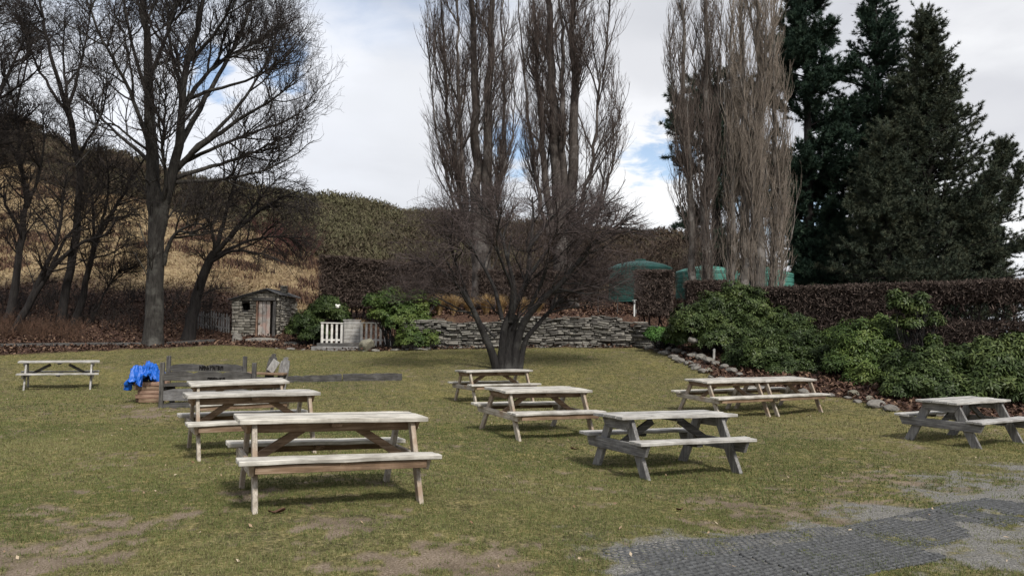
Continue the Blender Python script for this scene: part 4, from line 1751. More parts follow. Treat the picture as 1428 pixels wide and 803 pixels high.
def spline(pts, k):
    pts = np.array(pts, float)
    seg = np.r_[0, np.cumsum(np.linalg.norm(np.diff(pts[:, :3], axis=0), axis=1))]
    t = np.linspace(0, seg[-1], k)
    # catmull-rom via dense pchip-like smoothing
    out = np.stack([np.interp(t, seg, pts[:, c]) for c in range(pts.shape[1])], 1)
    for _ in range(3):
        out[1:-1] = out[1:-1] * .5 + (out[:-2] + out[2:]) * .25
    return out


def stems(defs, Y, k=16, rng=None, wob=.03):
    """defs: list of (pixel points, r0, r1, depth drift)"""
    P, R = [], []
    for pts, r0, r1, dy in defs:
        n = len(pts)
        W = np.array([at(p[0], p[1], Y + dy * (i / (n - 1)) ** 1.3) for i, p in enumerate(pts)])
        S = spline(W, k)
        if rng is not None:
            sg = np.linalg.norm(S[2:] - S[:-2], axis=1, keepdims=True) / 2
            S[1:-1] += rng.normal(size=(k - 2, 3)) * wob * np.clip(sg / .7, .1, 1)
        P.append(S)
        R.append(np.linspace(r0 ** .8, r1 ** .8, k) ** 1.25)
    return np.stack(P), np.stack(R)


def cat(items, ns):
    Vs, Qs, off = [], [], 0
    for (P, R), n in zip(items, ns):
        V, Q = tubes(P, R, n)
        Vs.append(V)
        Qs.append(Q + off)
        off += len(V)
    return np.vstack(Vs), np.vstack(Qs)


def flare(P, R, z0, amt=.5, h=.7):
    """root flare for the stems that start at the ground"""
    z = P[:, :, 2] - z0
    f = 1 + amt * np.clip(1 - z / h, 0, 1) ** 2
    return R * f


def cull(P, R, fn):
    """shorten branches whose tip leaves the shape"""
    tip = P[:, -1]
    k = fn(tip)
    return P[k], R[k]


def tree(name, label, cat_, base, stem, levels, bark, twig, group=None, trunk_n=10, extra=None):
    root = thing(name, label, cat_, base, 0, group)
    b = np.array(base, float)
    V, Q = tubes(stem[0] - b, stem[1], trunk_n)
    mesh_obj('trunk', V, Q, MAT[bark], root, smooth=True)
    big = levels[0]
    V, Q = tubes(big[0] - b, big[1], 5)
    mesh_obj('branches', V, Q, MAT[bark], root, smooth=True)
    V, Q = cat([(p - b, r) for p, r in levels[1:]], [3] * (len(levels) - 1))
    mesh_obj('crown', V, Q, MAT[twig], root)
    return root


def resamp(A, k):
    if A.shape[1] == k:
        return A
    t = np.linspace(0, A.shape[1] - 1, k)
    i = np.minimum(t.astype(int), A.shape[1] - 2)
    f = (t - i).reshape((1, k) + (1,) * (A.ndim - 2))
    return A[:, i] * (1 - f) + A[:, i + 1] * f


def both(*a):
    k = a[0][0].shape[1]
    a = [(resamp(x[0], k), resamp(x[1], k)) for x in a]
    return np.concatenate([x[0] for x in a]), np.concatenate([x[1] for x in a])


# --- garden tree in the middle
def garden_tree():
    rng = np.random.default_rng(21)
    Y = 23.7
    D = [([(707, 520), (708, 490), (712, 465), (720, 440)], .26, .16, .2),
         ([(694, 517), (682, 480), (668, 450), (655, 420), (640, 398), (615, 375), (585, 360)], .18, .035, -.9),
         ([(700, 516), (701, 465), (710, 435), (730, 410), (740, 380), (736, 350), (745, 318), (742, 275)], .20, .035, .6),
         ([(716, 518), (722, 460), (737, 432), (762, 412), (785, 398), (803, 370), (818, 345), (850, 320), (885, 300)], .19, .03, -.5),
         ([(724, 516), (732, 468), (748, 455), (762, 440), (787, 410), (812, 402), (850, 400)], .13, .025, 1.4),
         ([(712, 450), (722, 410), (712, 380), (703, 340), (688, 300), (655, 262)], .11, .025, 1.0),
         ([(735, 350), (768, 305), (800, 270), (826, 245)], .07, .02, 1.2),
         ([(700, 445), (690, 400), (672, 368), (650, 335), (605, 312)], .09, .022, 1.5),
         ([(738, 385), (762, 350), (792, 318), (835, 288), (870, 275)], .08, .02, .8),
         ([(655, 420), (640, 380), (628, 345), (618, 320)], .07, .02, -.8),
         ([(712, 450), (716, 400), (700, 370), (690, 335), (700, 290)], .09, .02, -1.6),
         ([(737, 432), (760, 385), (765, 350), (780, 315), (775, 280)], .09, .02, -1.8),
         ([(690, 470), (660, 440), (640, 430), (610, 415), (585, 400)], .05, .015, 1.2)]
    S = stems(D, Y, 18, rng, .02)
    base = at(706, 514, Y)
    base[2] = g1(base[0], base[1])
    R = flare(S[0], S[1] * .76, base[2], .18, .35)
    c = at(725, 400, Y)
    S = (S[0], R)
    lim = lambda p: ((((p[:, 0] - c[0]) / 4.3) ** 2 + ((p[:, 1] - c[1]) / 3.4) ** 2 + ((p[:, 2] - (c[2] + .2)) / 3.4) ** 2) < 1 + .35 * rng.random(len(p))) & (p[:, 2] > base[2] + 1.9)
    A = cull(*grow(*S, 170, (.42, 1), (1.3, 2.4), (35, 75), 8, (0, 0, .12), .12, .032, rng, out=base[:2], lfall=.35), lim)
    src = both(A, (S[0][1:, 6:], S[1][1:, 6:]))
    Bq = cull(*grow(*src, 1150, (.3, 1), (.6, 1.45), (30, 75), 6, (0, 0, .05), .14, .014, rng, out=base[:2], lfall=.2), lim)
    C = cull(*grow(*Bq, 5600, (.15, 1), (.3, .85), (25, 70), 5, (0, 0, .03), .16, .0075, rng, lfall=.2), lim)
    Dd = cull(*grow(*C, 8500, (.2, 1), (.15, .42), (25, 60), 3, (0, 0, .0), .12, .0048, rng, lfall=.2, rmin=.0035), lim)
    tree('garden_tree', 'bare many stemmed spreading tree standing alone on the lawn in the centre', 'tree', base, S, [A, Bq, C, Dd], 'bark_fruit', 'twig_fruit')


garden_tree()


def big_tree():
    rng = np.random.default_rng(31)
    Y = 31.0
    D = [([(213, 488), (215, 440), (217, 380), (218, 330), (217, 300), (215, 270), (213, 240)], .37, .25, 0),
         ([(213, 245), (211, 200), (209, 150), (207, 110), (204, 50), (196, -10), (192, -80), (196, -170)], .25, .03, 1.0),
         ([(219, 335), (228, 285), (242, 245), (252, 200), (255, 140), (258, 90), (275, 40), (290, -20), (296, -120)], .24, .03, -1.0),
         ([(216, 255), (210, 205), (188, 145), (165, 95), (142, 55), (120, 5), (112, -60)], .11, .02, -1.6),
         ([(211, 150), (196, 105), (182, 55), (172, 0), (160, -60)], .09, .02, 1.5),
         ([(243, 240), (265, 215), (300, 190), (338, 162), (380, 140), (415, 112)], .13, .02, -1.5),
         ([(252, 200), (280, 150), (302, 110), (330, 62), (350, 10), (360, -60)], .12, .02, 1.5),
         ([(256, 150), (272, 120), (310, 82), (350, 62), (392, 42)], .10, .018, 2.4),
         ([(240, 250), (275, 238), (322, 225), (372, 205), (415, 172)], .10, .018, 1.2),
         ([(228, 370), (232, 348), (245, 322), (270, 312), (300, 312)], .10, .02, -.8),
         ([(214, 230), (183, 203), (155, 180), (130, 150), (108, 128)], .09, .018, 1.8),
         ([(208, 112), (225, 70), (240, 28), (248, -30)], .10, .018, -1.0),
         ([(214, 215), (185, 195), (160, 172), (140, 172), (118, 190)], .06, .015, -2.2),
         ([(255, 130), (240, 80), (232, 20), (236, -60)], .09, .018, 2.0),
         ([(258, 90), (300, 50), (325, 0), (335, -60)], .09, .018, -2.2),
         ([(219, 300), (236, 262), (225, 215), (232, 150), (228, 90)], .10, .018, -2.4),
         ([(238, 255), (290, 252), (345, 245), (395, 228), (438, 196)], .09, .015, -1.6),
         ([(256, 140), (300, 125), (350, 112), (400, 82), (425, 50)], .08, .015, -2.0),
         ([(265, 215), (310, 175), (350, 125), (378, 75), (392, 20)], .09, .015, 2.6),
         ([(246, 232), (300, 205), (360, 182), (410, 165), (440, 140)], .09, .015, .4)]
    S = stems(D, Y, 18, rng, .03)
    base = at(213, 484, Y)
    base[2] = g1(base[0], base[1])
    S = (S[0], flare(S[0], S[1], base[2], .28, .8))
    c = at(272, 105, Y)
    lim = lambda p: ((((p[:, 0] - c[0]) / 5.5) ** 2 + ((p[:, 1] - c[1]) / 5.2) ** 2 + ((p[:, 2] - c[2]) / 7.5) ** 2) < 1 + .35 * rng.random(len(p))) & (p[:, 2] > base[2] + 3.5)
    A = cull(*grow(*S, 250, (.32, 1), (1.8, 3.8), (28, 62), 9, (0, 0, .30), .10, .045, rng, lfall=.45), lim)
    src = both((A[0][:, ::1], A[1]), )
    Bq = cull(*grow(*src, 1700, (.2, 1), (.9, 2.0), (25, 60), 7, (0, 0, .35), .12, .02, rng, lfall=.3), lim)
    S2 = grow(*S, 420, (.5, 1), (.8, 1.6), (30, 70), 7, (0, 0, .3), .12, .02, rng)
    Bq = both(Bq, cull(*S2, lim))
    C = cull(*grow(*Bq, 9500, (.15, 1), (.45, 1.05), (25, 60), 5, (0, 0, .25), .14, .011, rng, lfall=.3), lim)
    Dd = grow(*C, 17000, (.2, 1), (.2, .55), (25, 60), 3, (0, 0, .1), .12, .0078, rng, rmin=.006)
    tree('bare_tree', 'tallest bare tree at left with thick grey trunk and wide fan of branches', 'tree', base, S, [A, Bq, C, Dd], 'bark_big', 'twig_dark', trunk_n=14)


big_tree()


def side_tree(label, seed, Y, D, n=(90, 600, 2600, 3000), mul=1.5, c=None, rad=(4, 4, 5), trop=.15, basept=None, bark='bark_dark', group='bare trees on the left bank', zmin=1.5, twig='twig_dark', L1=(1.2, 2.6)):
    rng = np.random.default_rng(seed)
    n = (n[0], int(n[1] * 1.3), int(n[2] * mul), int(n[3] * mul * 1.3))
    S = stems(D, Y, 16, rng, .04)
    p = D[0][0][0]
    base = at(p[0], p[1], Y)
    zg = g1(base[0], base[1])
    dz = zg - base[2] - .1
    base[2] = zg
    if abs(dz) > 0:
        first = [i for i, d in enumerate(D) if d[0][0] == p]
        for i in first:
            S[0][i, 0, 2] += dz
    S = (S[0], flare(S[0], S[1], zg, .3, .6))
    if c:
        cc = at(c[0], c[1], Y)
        lim = lambda q: ((((q[:, 0] - cc[0]) / rad[0]) ** 2 + ((q[:, 1] - cc[1]) / rad[1]) ** 2 + ((q[:, 2] - cc[2]) / rad[2]) ** 2) < 1 + .3 * rng.random(len(q))) & (q[:, 2] > zg + zmin)
    else:
        lim = lambda q: q[:, 2] > zg + zmin
    A = cull(*grow(*S, n[0], (.35, 1), L1, (30, 65), 8, (0, 0, trop * 2), .11, .035, rng, lfall=.4), lim)
    Bq = cull(*grow(*both(A, (S[0][:, 8:], S[1][:, 8:])), n[1], (.2, 1), (.7, 1.5), (28, 65), 6, (0, 0, trop), .14, .016, rng, lfall=.3), lim)
    C = cull(*grow(*Bq, n[2], (.15, 1), (.35, .85), (25, 65), 5, (0, 0, trop), .15, .0095, rng, lfall=.3), lim)
    Dd = grow(*C, n[3], (.2, 1), (.18, .42), (25, 60), 3, (0, 0, 0), .12, .0062, rng, rmin=.0045)
    return tree('bare_tree', label, 'tree', base, S, [A, Bq, C, Dd], bark, twig, group=group)


side_tree('smaller dark bare tree leaning right with drooping twigs, between the tallest tree and the hut', 41, 33.0,
          [([(262, 480), (268, 440), (277, 400), (288, 372), (299, 352)], .27, .17, 0),
           ([(299, 354), (330, 320), (368, 288), (408, 268), (432, 262)], .12, .02, -1),
           ([(299, 354), (310, 318), (320, 280), (332, 240), (345, 215)], .11, .02, 1),
           ([(289, 370), (322, 348), (360, 352), (398, 366)], .08, .015, -1.2),
           ([(296, 358), (345, 336), (390, 328), (428, 338)], .09, .015, .8),
           ([(300, 352), (296, 320), (280, 285), (270, 260)], .08, .015, -1.2),
           ([(320, 330), (350, 290), (385, 250), (410, 235)], .07, .015, 1.8)],
          (90, 520, 2000, 2400), c=(350, 305), rad=(3.2, 3.2, 2.9), trop=-.05, zmin=1.7)
side_tree('tall bare tree on the left bank, its crown reaching the top of the photo', 42, 33.5,
          [([(80, 492), (85, 440), (95, 390), (105, 340), (110, 290), (112, 240), (103, 190), (94, 152)], .19, .12, 0),
           ([(94, 154), (75, 95), (62, 40), (52, -20), (48, -90)], .10, .02, -1),
           ([(94, 154), (108, 110), (120, 60), (128, 0)], .08, .02, 1),
           ([(96, 160), (60, 110), (38, 60), (22, 10)], .08, .02, .9),
           ([(108, 220), (135, 175), (148, 140), (150, 95)], .07, .015, -1.2),
           ([(103, 190), (92, 130), (88, 70), (92, 10)], .09, .015, .5),
           ([(110, 290), (135, 262), (150, 235), (165, 220)], .06, .015, -.8)],
          (90, 560, 2600, 3000), c=(88, 110), rad=(2.9, 3, 5.5), trop=.15)
side_tree('slender bare tree leaning right, immediately left of the tallest grey trunk', 43, 34.0,
          [([(96, 492), (105, 450), (118, 400), (128, 360), (140, 320), (160, 288), (186, 245), (205, 215)], .18, .03, 0),
           ([(128, 360), (132, 315), (128, 275), (120, 240)], .08, .015, 1),
           ([(140, 320), (150, 280), (152, 240), (146, 200)], .07, .015, -1),
           ([(160, 288), (190, 278), (222, 275)], .05, .012, .6)],
          (45, 260, 1000, 1200), c=(150, 270), rad=(2.4, 2.4, 3.2), trop=.05)
side_tree('low forked bare tree leaning right near the left edge of the photo', 44, 32.5,
          [([(8, 482), (38, 430), (68, 378), (100, 345), (135, 330), (160, 322)], .19, .03, 0),
           ([(38, 430), (50, 398), (72, 358), (88, 310), (86, 268), (95, 240)], .13, .025, -.5),
           ([(68, 378), (92, 330), (120, 300), (140, 270)], .08, .015, .8)],
          (50, 260, 1000, 1200), c=(85, 300), rad=(2.7, 2.4, 2.8), trop=.05)
side_tree('bare tree with upright dark trunk close to the left edge of the photo', 45, 33.0,
          [([(5, 482), (14, 430), (24, 380), (33, 330), (37, 290), (36, 250), (25, 200), (22, 150)], .19, .04, 0),
           ([(37, 290), (55, 245), (62, 200), (58, 150)], .08, .015, -1),
           ([(33, 330), (10, 290), (-10, 250), (-30, 200)], .08, .015, 1),
           ([(36, 250), (10, 195), (-5, 140), (-20, 90)], .08, .015, .4),
           ([(22, 150), (35, 100), (42, 50), (40, 0)], .05, .012, .4),
           ([(22, 150), (5, 100), (-5, 50), (-6, -10)], .05, .012, -.4)],
          (90, 520, 2200, 2600), c=(12, 170), rad=(3.2, 3, 6), trop=.12)
side_tree('thin bare sapling arching right in front of the tallest grey trunk base', 46, 34.5,
          [([(108, 480), (135, 432), (155, 390), (175, 368), (190, 368)], .07, .015, 0),
           ([(155, 390), (160, 350), (172, 318)], .035, .01, .5)],
          (40, 220, 800, 900), c=(160, 350), rad=(1.6, 1.6, 1.6), trop=.0, L1=(.6, 1.4))
side_tree('bare tree at the extreme left edge, only its branches reaching into the photo', 47, 30.5,
          [([(-70, 490), (-62, 400), (-52, 300), (-30, 210), (-5, 140), (20, 85), (40, 45)], .24, .03, 0),
           ([(-52, 300), (-80, 200), (-90, 100), (-80, 0)], .14, .02, 1),
           ([(-30, 210), (-30, 130), (-15, 60), (0, -10)], .10, .02, 1),
           ([(-5, 140), (30, 118), (60, 90)], .06, .015, -1)],
          (110, 650, 2800, 3200), c=(-20, 120), rad=(3.6, 3.4, 6.5), trop=.15)


# ------------------------------------------------------------------ Lombardy poplars
def poplar(label, seed, Y, D, nn, halfw, cx, bark, twig, group, ztop, zlow, trop=.42, twl=(.5, 1.1), low=.10, b2=3, wide=1.0):
    rng = np.random.default_rng(seed)
    S = stems(D, Y, 22, rng, .05)
    p = D[0][0][0]
    base = at(p[0], p[1], Y)
    zg = g1(base[0], base[1])
    for i, d in enumerate(D):
        if d[0][0][1] >= 420:
            S[0][i, 0, 2] = g1(S[0][i, 0, 0], S[0][i, 0, 1]) - .2
    base[2] = zg
    S = (S[0], flare(S[0], S[1], zg, .45, 1.6))
    c = at(cx, 200, Y)
    lim = lambda q: (np.hypot(q[:, 0] - c[0], (q[:, 1] - c[1]) * .9) < halfw * (.8 + .35 * rng.random(len(q))) * np.clip(1.15 - (q[:, 2] - zg - 12) / 16, .2, 1)) & (q[:, 2] < ztop) & (q[:, 2] > zg + zlow)
    A = cull(*grow(*S, nn[0], (low, .95), (2.2, 5.0), (16, 46 * wide), 10, (0, 0, trop), .06, .04, rng, lfall=.3, out=c[:2]), lim)
    Bq = cull(*grow(*A, nn[1], (.1, 1), (1.0, 2.4), (14, 42), 7, (0, 0, trop), .08, .018, rng, lfall=.3), lim)
    B2 = cull(*grow(*S, int(nn[1] / b2), (low * .6, .98), (.8, 1.8), (20, 50), 7, (0, 0, trop), .09, .016, rng, lfall=.2), lim)
    Bq = both(Bq, B2)
    C = cull(*grow(*Bq, nn[2], (.1, 1), twl, (12, 40), 5, (0, 0, trop * .8), .10, .0105, rng, lfall=.3), lim)
    Dd = grow(*C, nn[3], (.15, 1), (.25, .6), (15, 40), 3, (0, 0, .3), .08, .0068, rng, rmin=.005)
    tree('poplar', label, 'tree', base, S, [A, Bq, C, Dd], bark, twig, group=group, trunk_n=10)


GP = 'tall columnar poplars behind the garden'
poplar('tall bare poplar with several dark upright stems, left one of the central pair', 51, 38.0,
       [([(673, 436), (672, 385), (670, 330)], .52, .42, 0),
        ([(667, 340), (664, 240), (663, 130), (659, 20), (656, -90), (655, -210)], .30, .03, .4),
        ([(676, 335), (680, 235), (683, 120), (687, 0), (688, -120), (684, -230)], .31, .03, -.4),
        ([(662, 365), (645, 300), (632, 225), (623, 135), (616, 45), (611, -70)], .14, .02, .8),
        ([(658, 345), (643, 250), (640, 155), (637, 50), (641, -80)], .16, .02, -.8),
        ([(684, 335), (700, 235), (706, 145), (701, 50), (703, -70)], .13, .02, .7),
        ([(650, 330), (625, 260), (607, 180), (598, 90), (594, 0)], .07, .015, -.3),
        ([(668, 350), (690, 270), (716, 190), (718, 90)], .08, .015, -1.2)],
       (140, 1050, 7000, 13000), 2.7, 657, 'bark_pop_dark', 'twig_pop', GP, 24.5, 4.0)
poplar('tall bare poplar with a very thick dark trunk cluster, right one of the central pair', 52, 38.5,
       [([(789, 436), (786, 385), (783, 320)], .52, .45, 0),
        ([(782, 340), (775, 240), (772, 130), (766, 20), (761, -90), (758, -210)], .36, .03, .4),
        ([(790, 340), (799, 240), (800, 130), (798, 10), (796, -110), (792, -210)], .33, .03, -.4),
        ([(778, 360), (762, 280), (756, 200), (748, 100), (744, 0), (742, -100)], .22, .02, .9),
        ([(792, 350), (815, 275), (830, 205), (836, 125), (850, 40), (850, -40)], .12, .02, -.8),
        ([(765, 325), (746, 240), (736, 165), (728, 65), (722, -40)], .11, .02, -.9),
        ([(800, 345), (838, 290), (858, 215), (867, 130)], .08, .015, .6),
        ([(786, 300), (783, 200), (786, 100), (782, 0), (780, -90)], .22, .02, -1.0),
        ([(790, 370), (826, 300), (846, 250), (862, 190)], .06, .015, -1.2)],
       (150, 1150, 7500, 14000), 2.95, 796, 'bark_pop_dark', 'twig_pop', GP, 24.5, 4.0)
poplar('slim poplar with two thin bare stems, left of the dense pale one', 53, 36.5,
       [([(966, 424), (964, 300), (959, 200), (955, 100), (951, 0), (946, -120)], .20, .03, .2),
        ([(985, 424), (984, 300), (986, 200), (985, 100), (983, -20), (980, -140)], .25, .03, -.2),
        ([(962, 260), (946, 185), (936, 100), (932, 20)], .06, .015, .6),
        ([(984, 300), (998, 200), (1004, 100), (1006, 0)], .10, .015, -.8)],
       (80, 700, 4300, 6000), 1.40, 968, 'bark_pop', 'twig_mid', GP, 22, .3, trop=.75, low=.0, b2=1.1, wide=.6)
poplar('dense poplar wrapped in pale brown upright twigs, directly left of the dark conifers', 54, 36.0,
       [([(1038, 424), (1040, 300), (1038, 200), (1036, 90), (1034, -10), (1030, -130)], .26, .03, .2),
        ([(1058, 424), (1060, 300), (1058, 200), (1056, 90), (1058, -20), (1056, -140)], .28, .03, -.3),
        ([(1076, 424), (1080, 320), (1082, 210), (1078, 100), (1080, -40)], .15, .02, .4),
        ([(1022, 424), (1022, 320), (1021, 210), (1020, 100), (1018, -40)], .14, .02, -.6),
        ([(1090, 424), (1091, 340), (1093, 260), (1094, 180)], .08, .015, .5), ([(1016, 424), (1014, 340), (1013, 240), (1015, 150)], .07, .015, .9),
        ([(1050, 424), (1050, 280), (1066, 150), (1068, 20)], .13, .02, -1.0)],
       (120, 1250, 7500, 10500), 1.78, 1056, 'bark_pop', 'twig_pale', GP, 22, .8, trop=.85, twl=(.4, 1.0), low=.0, b2=1.0, wide=.6)


# ------------------------------------------------------------------ conifers
def conifer(name, label, seed, Y, px, py_top, rad, prof, nL1, L2n, sites, mat, droop, gaps=0.0, lean=0.0, tuft=(.22, .4), py_low=None, group='dark conifers at the right', up=.15, cut=None, trunk_r=.4, hmin=.02, extra=None, m=8, var=.45):
    rng = np.random.default_rng(seed)
    base = at(px, 430, Y)
    base[2] = g1(base[0], base[1])
    topz = at(px, py_top, Y)[2]
    H = topz - base[2]
    zs = np.linspace(0, 1, 14)
    T = np.stack([base[0] + lean * zs ** 1.5, base[1] + 0 * zs, base[2] - .2 + (H + .2) * zs], -1)[None]
    TR = (trunk_r * (1 - zs) ** .8 + .02)[None]
    root = thing(name, label, 'tree', base, 0, group)
    V, Q = tubes(T - base, TR, 8)
    mesh_obj('trunk', V, Q, MAT['bark_dark'], root)
    h = hmin + rng.random(nL1) ** .85 * (.99 - hmin)
    pr = np.interp(h, *zip(*prof))
    ln = pr * rad * (1.12 - var * 1.3 * rng.random(nL1) ** 1.5) + .15
    a = rng.random(nL1) * 2 * PI
    keep = np.ones(nL1, bool)
    if gaps:
        gn = vnoise(h * 9 + seed, a * 1.2 + seed)
        keep = gn > gaps
    h, ln, a = h[keep], ln[keep], a[keep]
    n = len(h)
    p = np.stack([np.interp(h, zs, T[0, :, 0]), np.interp(h, zs, T[0, :, 1]), np.interp(h, zs, T[0, :, 2])], -1)
    el = np.radians(38 * h - 4 + rng.normal(size=n) * 7)
    d = np.stack([np.cos(a) * np.cos(el), np.sin(a) * np.cos(el), np.sin(el)], -1)
    k = 9
    pts = [p]
    for s in range(k - 1):
        u = s / (k - 1)
        d = d + np.array([0, 0, 1])[None] * (-droop * (1 - u) + up * u * 1.6) / 4 + rng.normal(size=(n, 3)) * .03
        d /= np.linalg.norm(d, axis=1, keepdims=True)
        pts.append(pts[-1] + d * (ln / (k - 1))[:, None])
    A = (np.stack(pts, 1), np.maximum(.012, (.018 + .014 * ln))[:, None] * np.linspace(1, .25, k)[None])
    if extra:
        E_ = np.stack([spline(np.array([at(q[0], q[1], Y + dy) for q in pl]), k) for pl, dy in extra])
        A = (np.concatenate([A[0]] + [E_] * 12), np.concatenate([A[1]] + [np.full((len(E_), k), .05) * np.linspace(1, .3, k)] * 12))
    Bq = grow(*A, L2n, (.15, 1), (.5, 1.7), (35, 65), 5, (0, 0, up * .6 - droop * .2), .07, .014, rng, lfall=.55)
    # side branches of spruces lie near the plane of the limb
    V, Q = cat([(A[0] - base, A[1]), (Bq[0] - base, Bq[1])], [4, 3])
    mesh_obj('limbs', V, Q, MAT['bark_dark'], root)
    # foliage sprays along the side branches and outer limbs
    Ps, Ts, Tn = [], [], []
    for (P, R), cnt, t0 in ((Bq, int(sites * .8), .1), (A, int(sites * .2), .35)):
        pi = rng.integers(0, len(P), cnt)
        t = t0 + (1 - t0) * rng.random(cnt) ** .8
        f = t * (P.shape[1] - 1)
        i = np.minimum(f.astype(int), P.shape[1] - 2)
        fr = (f - i)[:, None]
        q = P[pi, i] * (1 - fr) + P[pi, i + 1] * fr
        tg = P[pi, i + 1] - P[pi, i]
        tg /= np.linalg.norm(tg, axis=1, keepdims=True)
        Ps.append(q)
        Ts.append(tg)
        Tn.append(np.clip(.25 + .5 * vnoise(pi * .37, pi * .11) + .15 * t, 0, 1))
    q, tg, tn = np.vstack(Ps), np.vstack(Ts), np.concatenate(Tn)
    q = np.repeat(q, m, 0)
    tg = np.repeat(tg, m, 0)
    tn = np.repeat(tn, m)
    n = len(q)
    dd = tg * .8 + rng.normal(size=(n, 3)) * .62 + np.array([0, 0, .18])
    dd /= np.linalg.norm(dd, axis=1, keepdims=True)
    L = (tuft[0] + (tuft[1] - tuft[0]) * rng.random(n))[:, None]
    s = np.cross(dd, rng.normal(size=(n, 3)))
    s /= np.linalg.norm(s, axis=1, keepdims=True)
    w = L * .075
    V = np.stack([q - s * w, q + s * w, q + dd * L], 1).reshape(-1, 3) - base
    mesh_obj('foliage', V, np.arange(3 * n).reshape(-1, 3), MAT[mat], root, attrs={'tint': np.repeat(tn, 3)})


SP = [(0, .92), (.08, 1.0), (.25, .95), (.45, .74), (.65, .50), (.85, .23), (1, .03)]
PN = [(0, .3), (.2, .75), (.35, 1.0), (.6, .9), (.8, .7), (.93, .4), (1, .1)]
PT = dict(tuft=(.20, .36), m=14)
ST = dict(tuft=(.13, .27), m=14)
conifer('pine_tree', 'tall ragged dark pine right behind the pale poplar, sky showing through its limbs', 61, 47, 1130, -12, 3.3, PN, 220, 2300, 24000, 'pine', .1, gaps=.33, up=.35, var=.7, hmin=.12, **PT)
conifer('pine_tree', 'pine mostly hidden by the pale poplars, its tufted limbs sticking out to their left', 62, 49, 1000, 95, 4.3, [(0, .2), (.25, .5), (.4, 1.0), (.7, .85), (.9, .5), (1, .2)], 90, 1000, 11000, 'pine', .1, gaps=.38, up=.3, var=.8, **PT)
conifer('spruce_tree', 'tallest dark conifer with pointed tip touching the top of the photo', 63, 47, 1230, -18, 5.6, SP, 420, 4300, 40000, 'pine', .2, gaps=.15, up=.42, var=.62, **ST)
conifer('spruce_tree', 'broad dark spruce right of the tallest conifer, long limbs sweeping up at its right side', 64, 44, 1300, 16, 4.9, SP, 440, 4700, 44000, 'spruce', .2, gaps=.12, up=.45, var=.65,
        extra=[([(1302, 335), (1340, 300), (1372, 262), (1392, 228), (1399, 202)], .0), ([(1302, 345), (1345, 300), (1385, 262), (1405, 232), (1412, 206)], .8),
               ([(1302, 365), (1350, 335), (1392, 305), (1412, 270), (1423, 236)], -.5), ([(1302, 385), (1350, 372), (1395, 360), (1428, 338)], .3), ([(1302, 360), (1345, 330), (1375, 290), (1388, 250)], -1.)], **ST)
conifer('spruce_tree', 'brownish spruce in front at the foot of the tallest conifer', 66, 42, 1240, 180, 3.5, SP, 180, 2000, 18000, 'spruce', .2, gaps=.12, up=.45, trunk_r=.25, var=.7, **ST)
conifer('spruce_tree', 'low dark conifer filling in beside the rightmost water tank', 67, 46, 1150, 325, 3.2, SP, 130, 1500, 13000, 'pine', .2, gaps=.05, up=.3, trunk_r=.22, **ST)
conifer('spruce_tree', 'low spruce at the foot of the broad one, nearest the right edge', 68, 43, 1362, 290, 2.3, SP, 130, 1500, 12500, 'spruce', .2, gaps=.05, up=.45, trunk_r=.2, hmin=.25, var=.7, **ST)


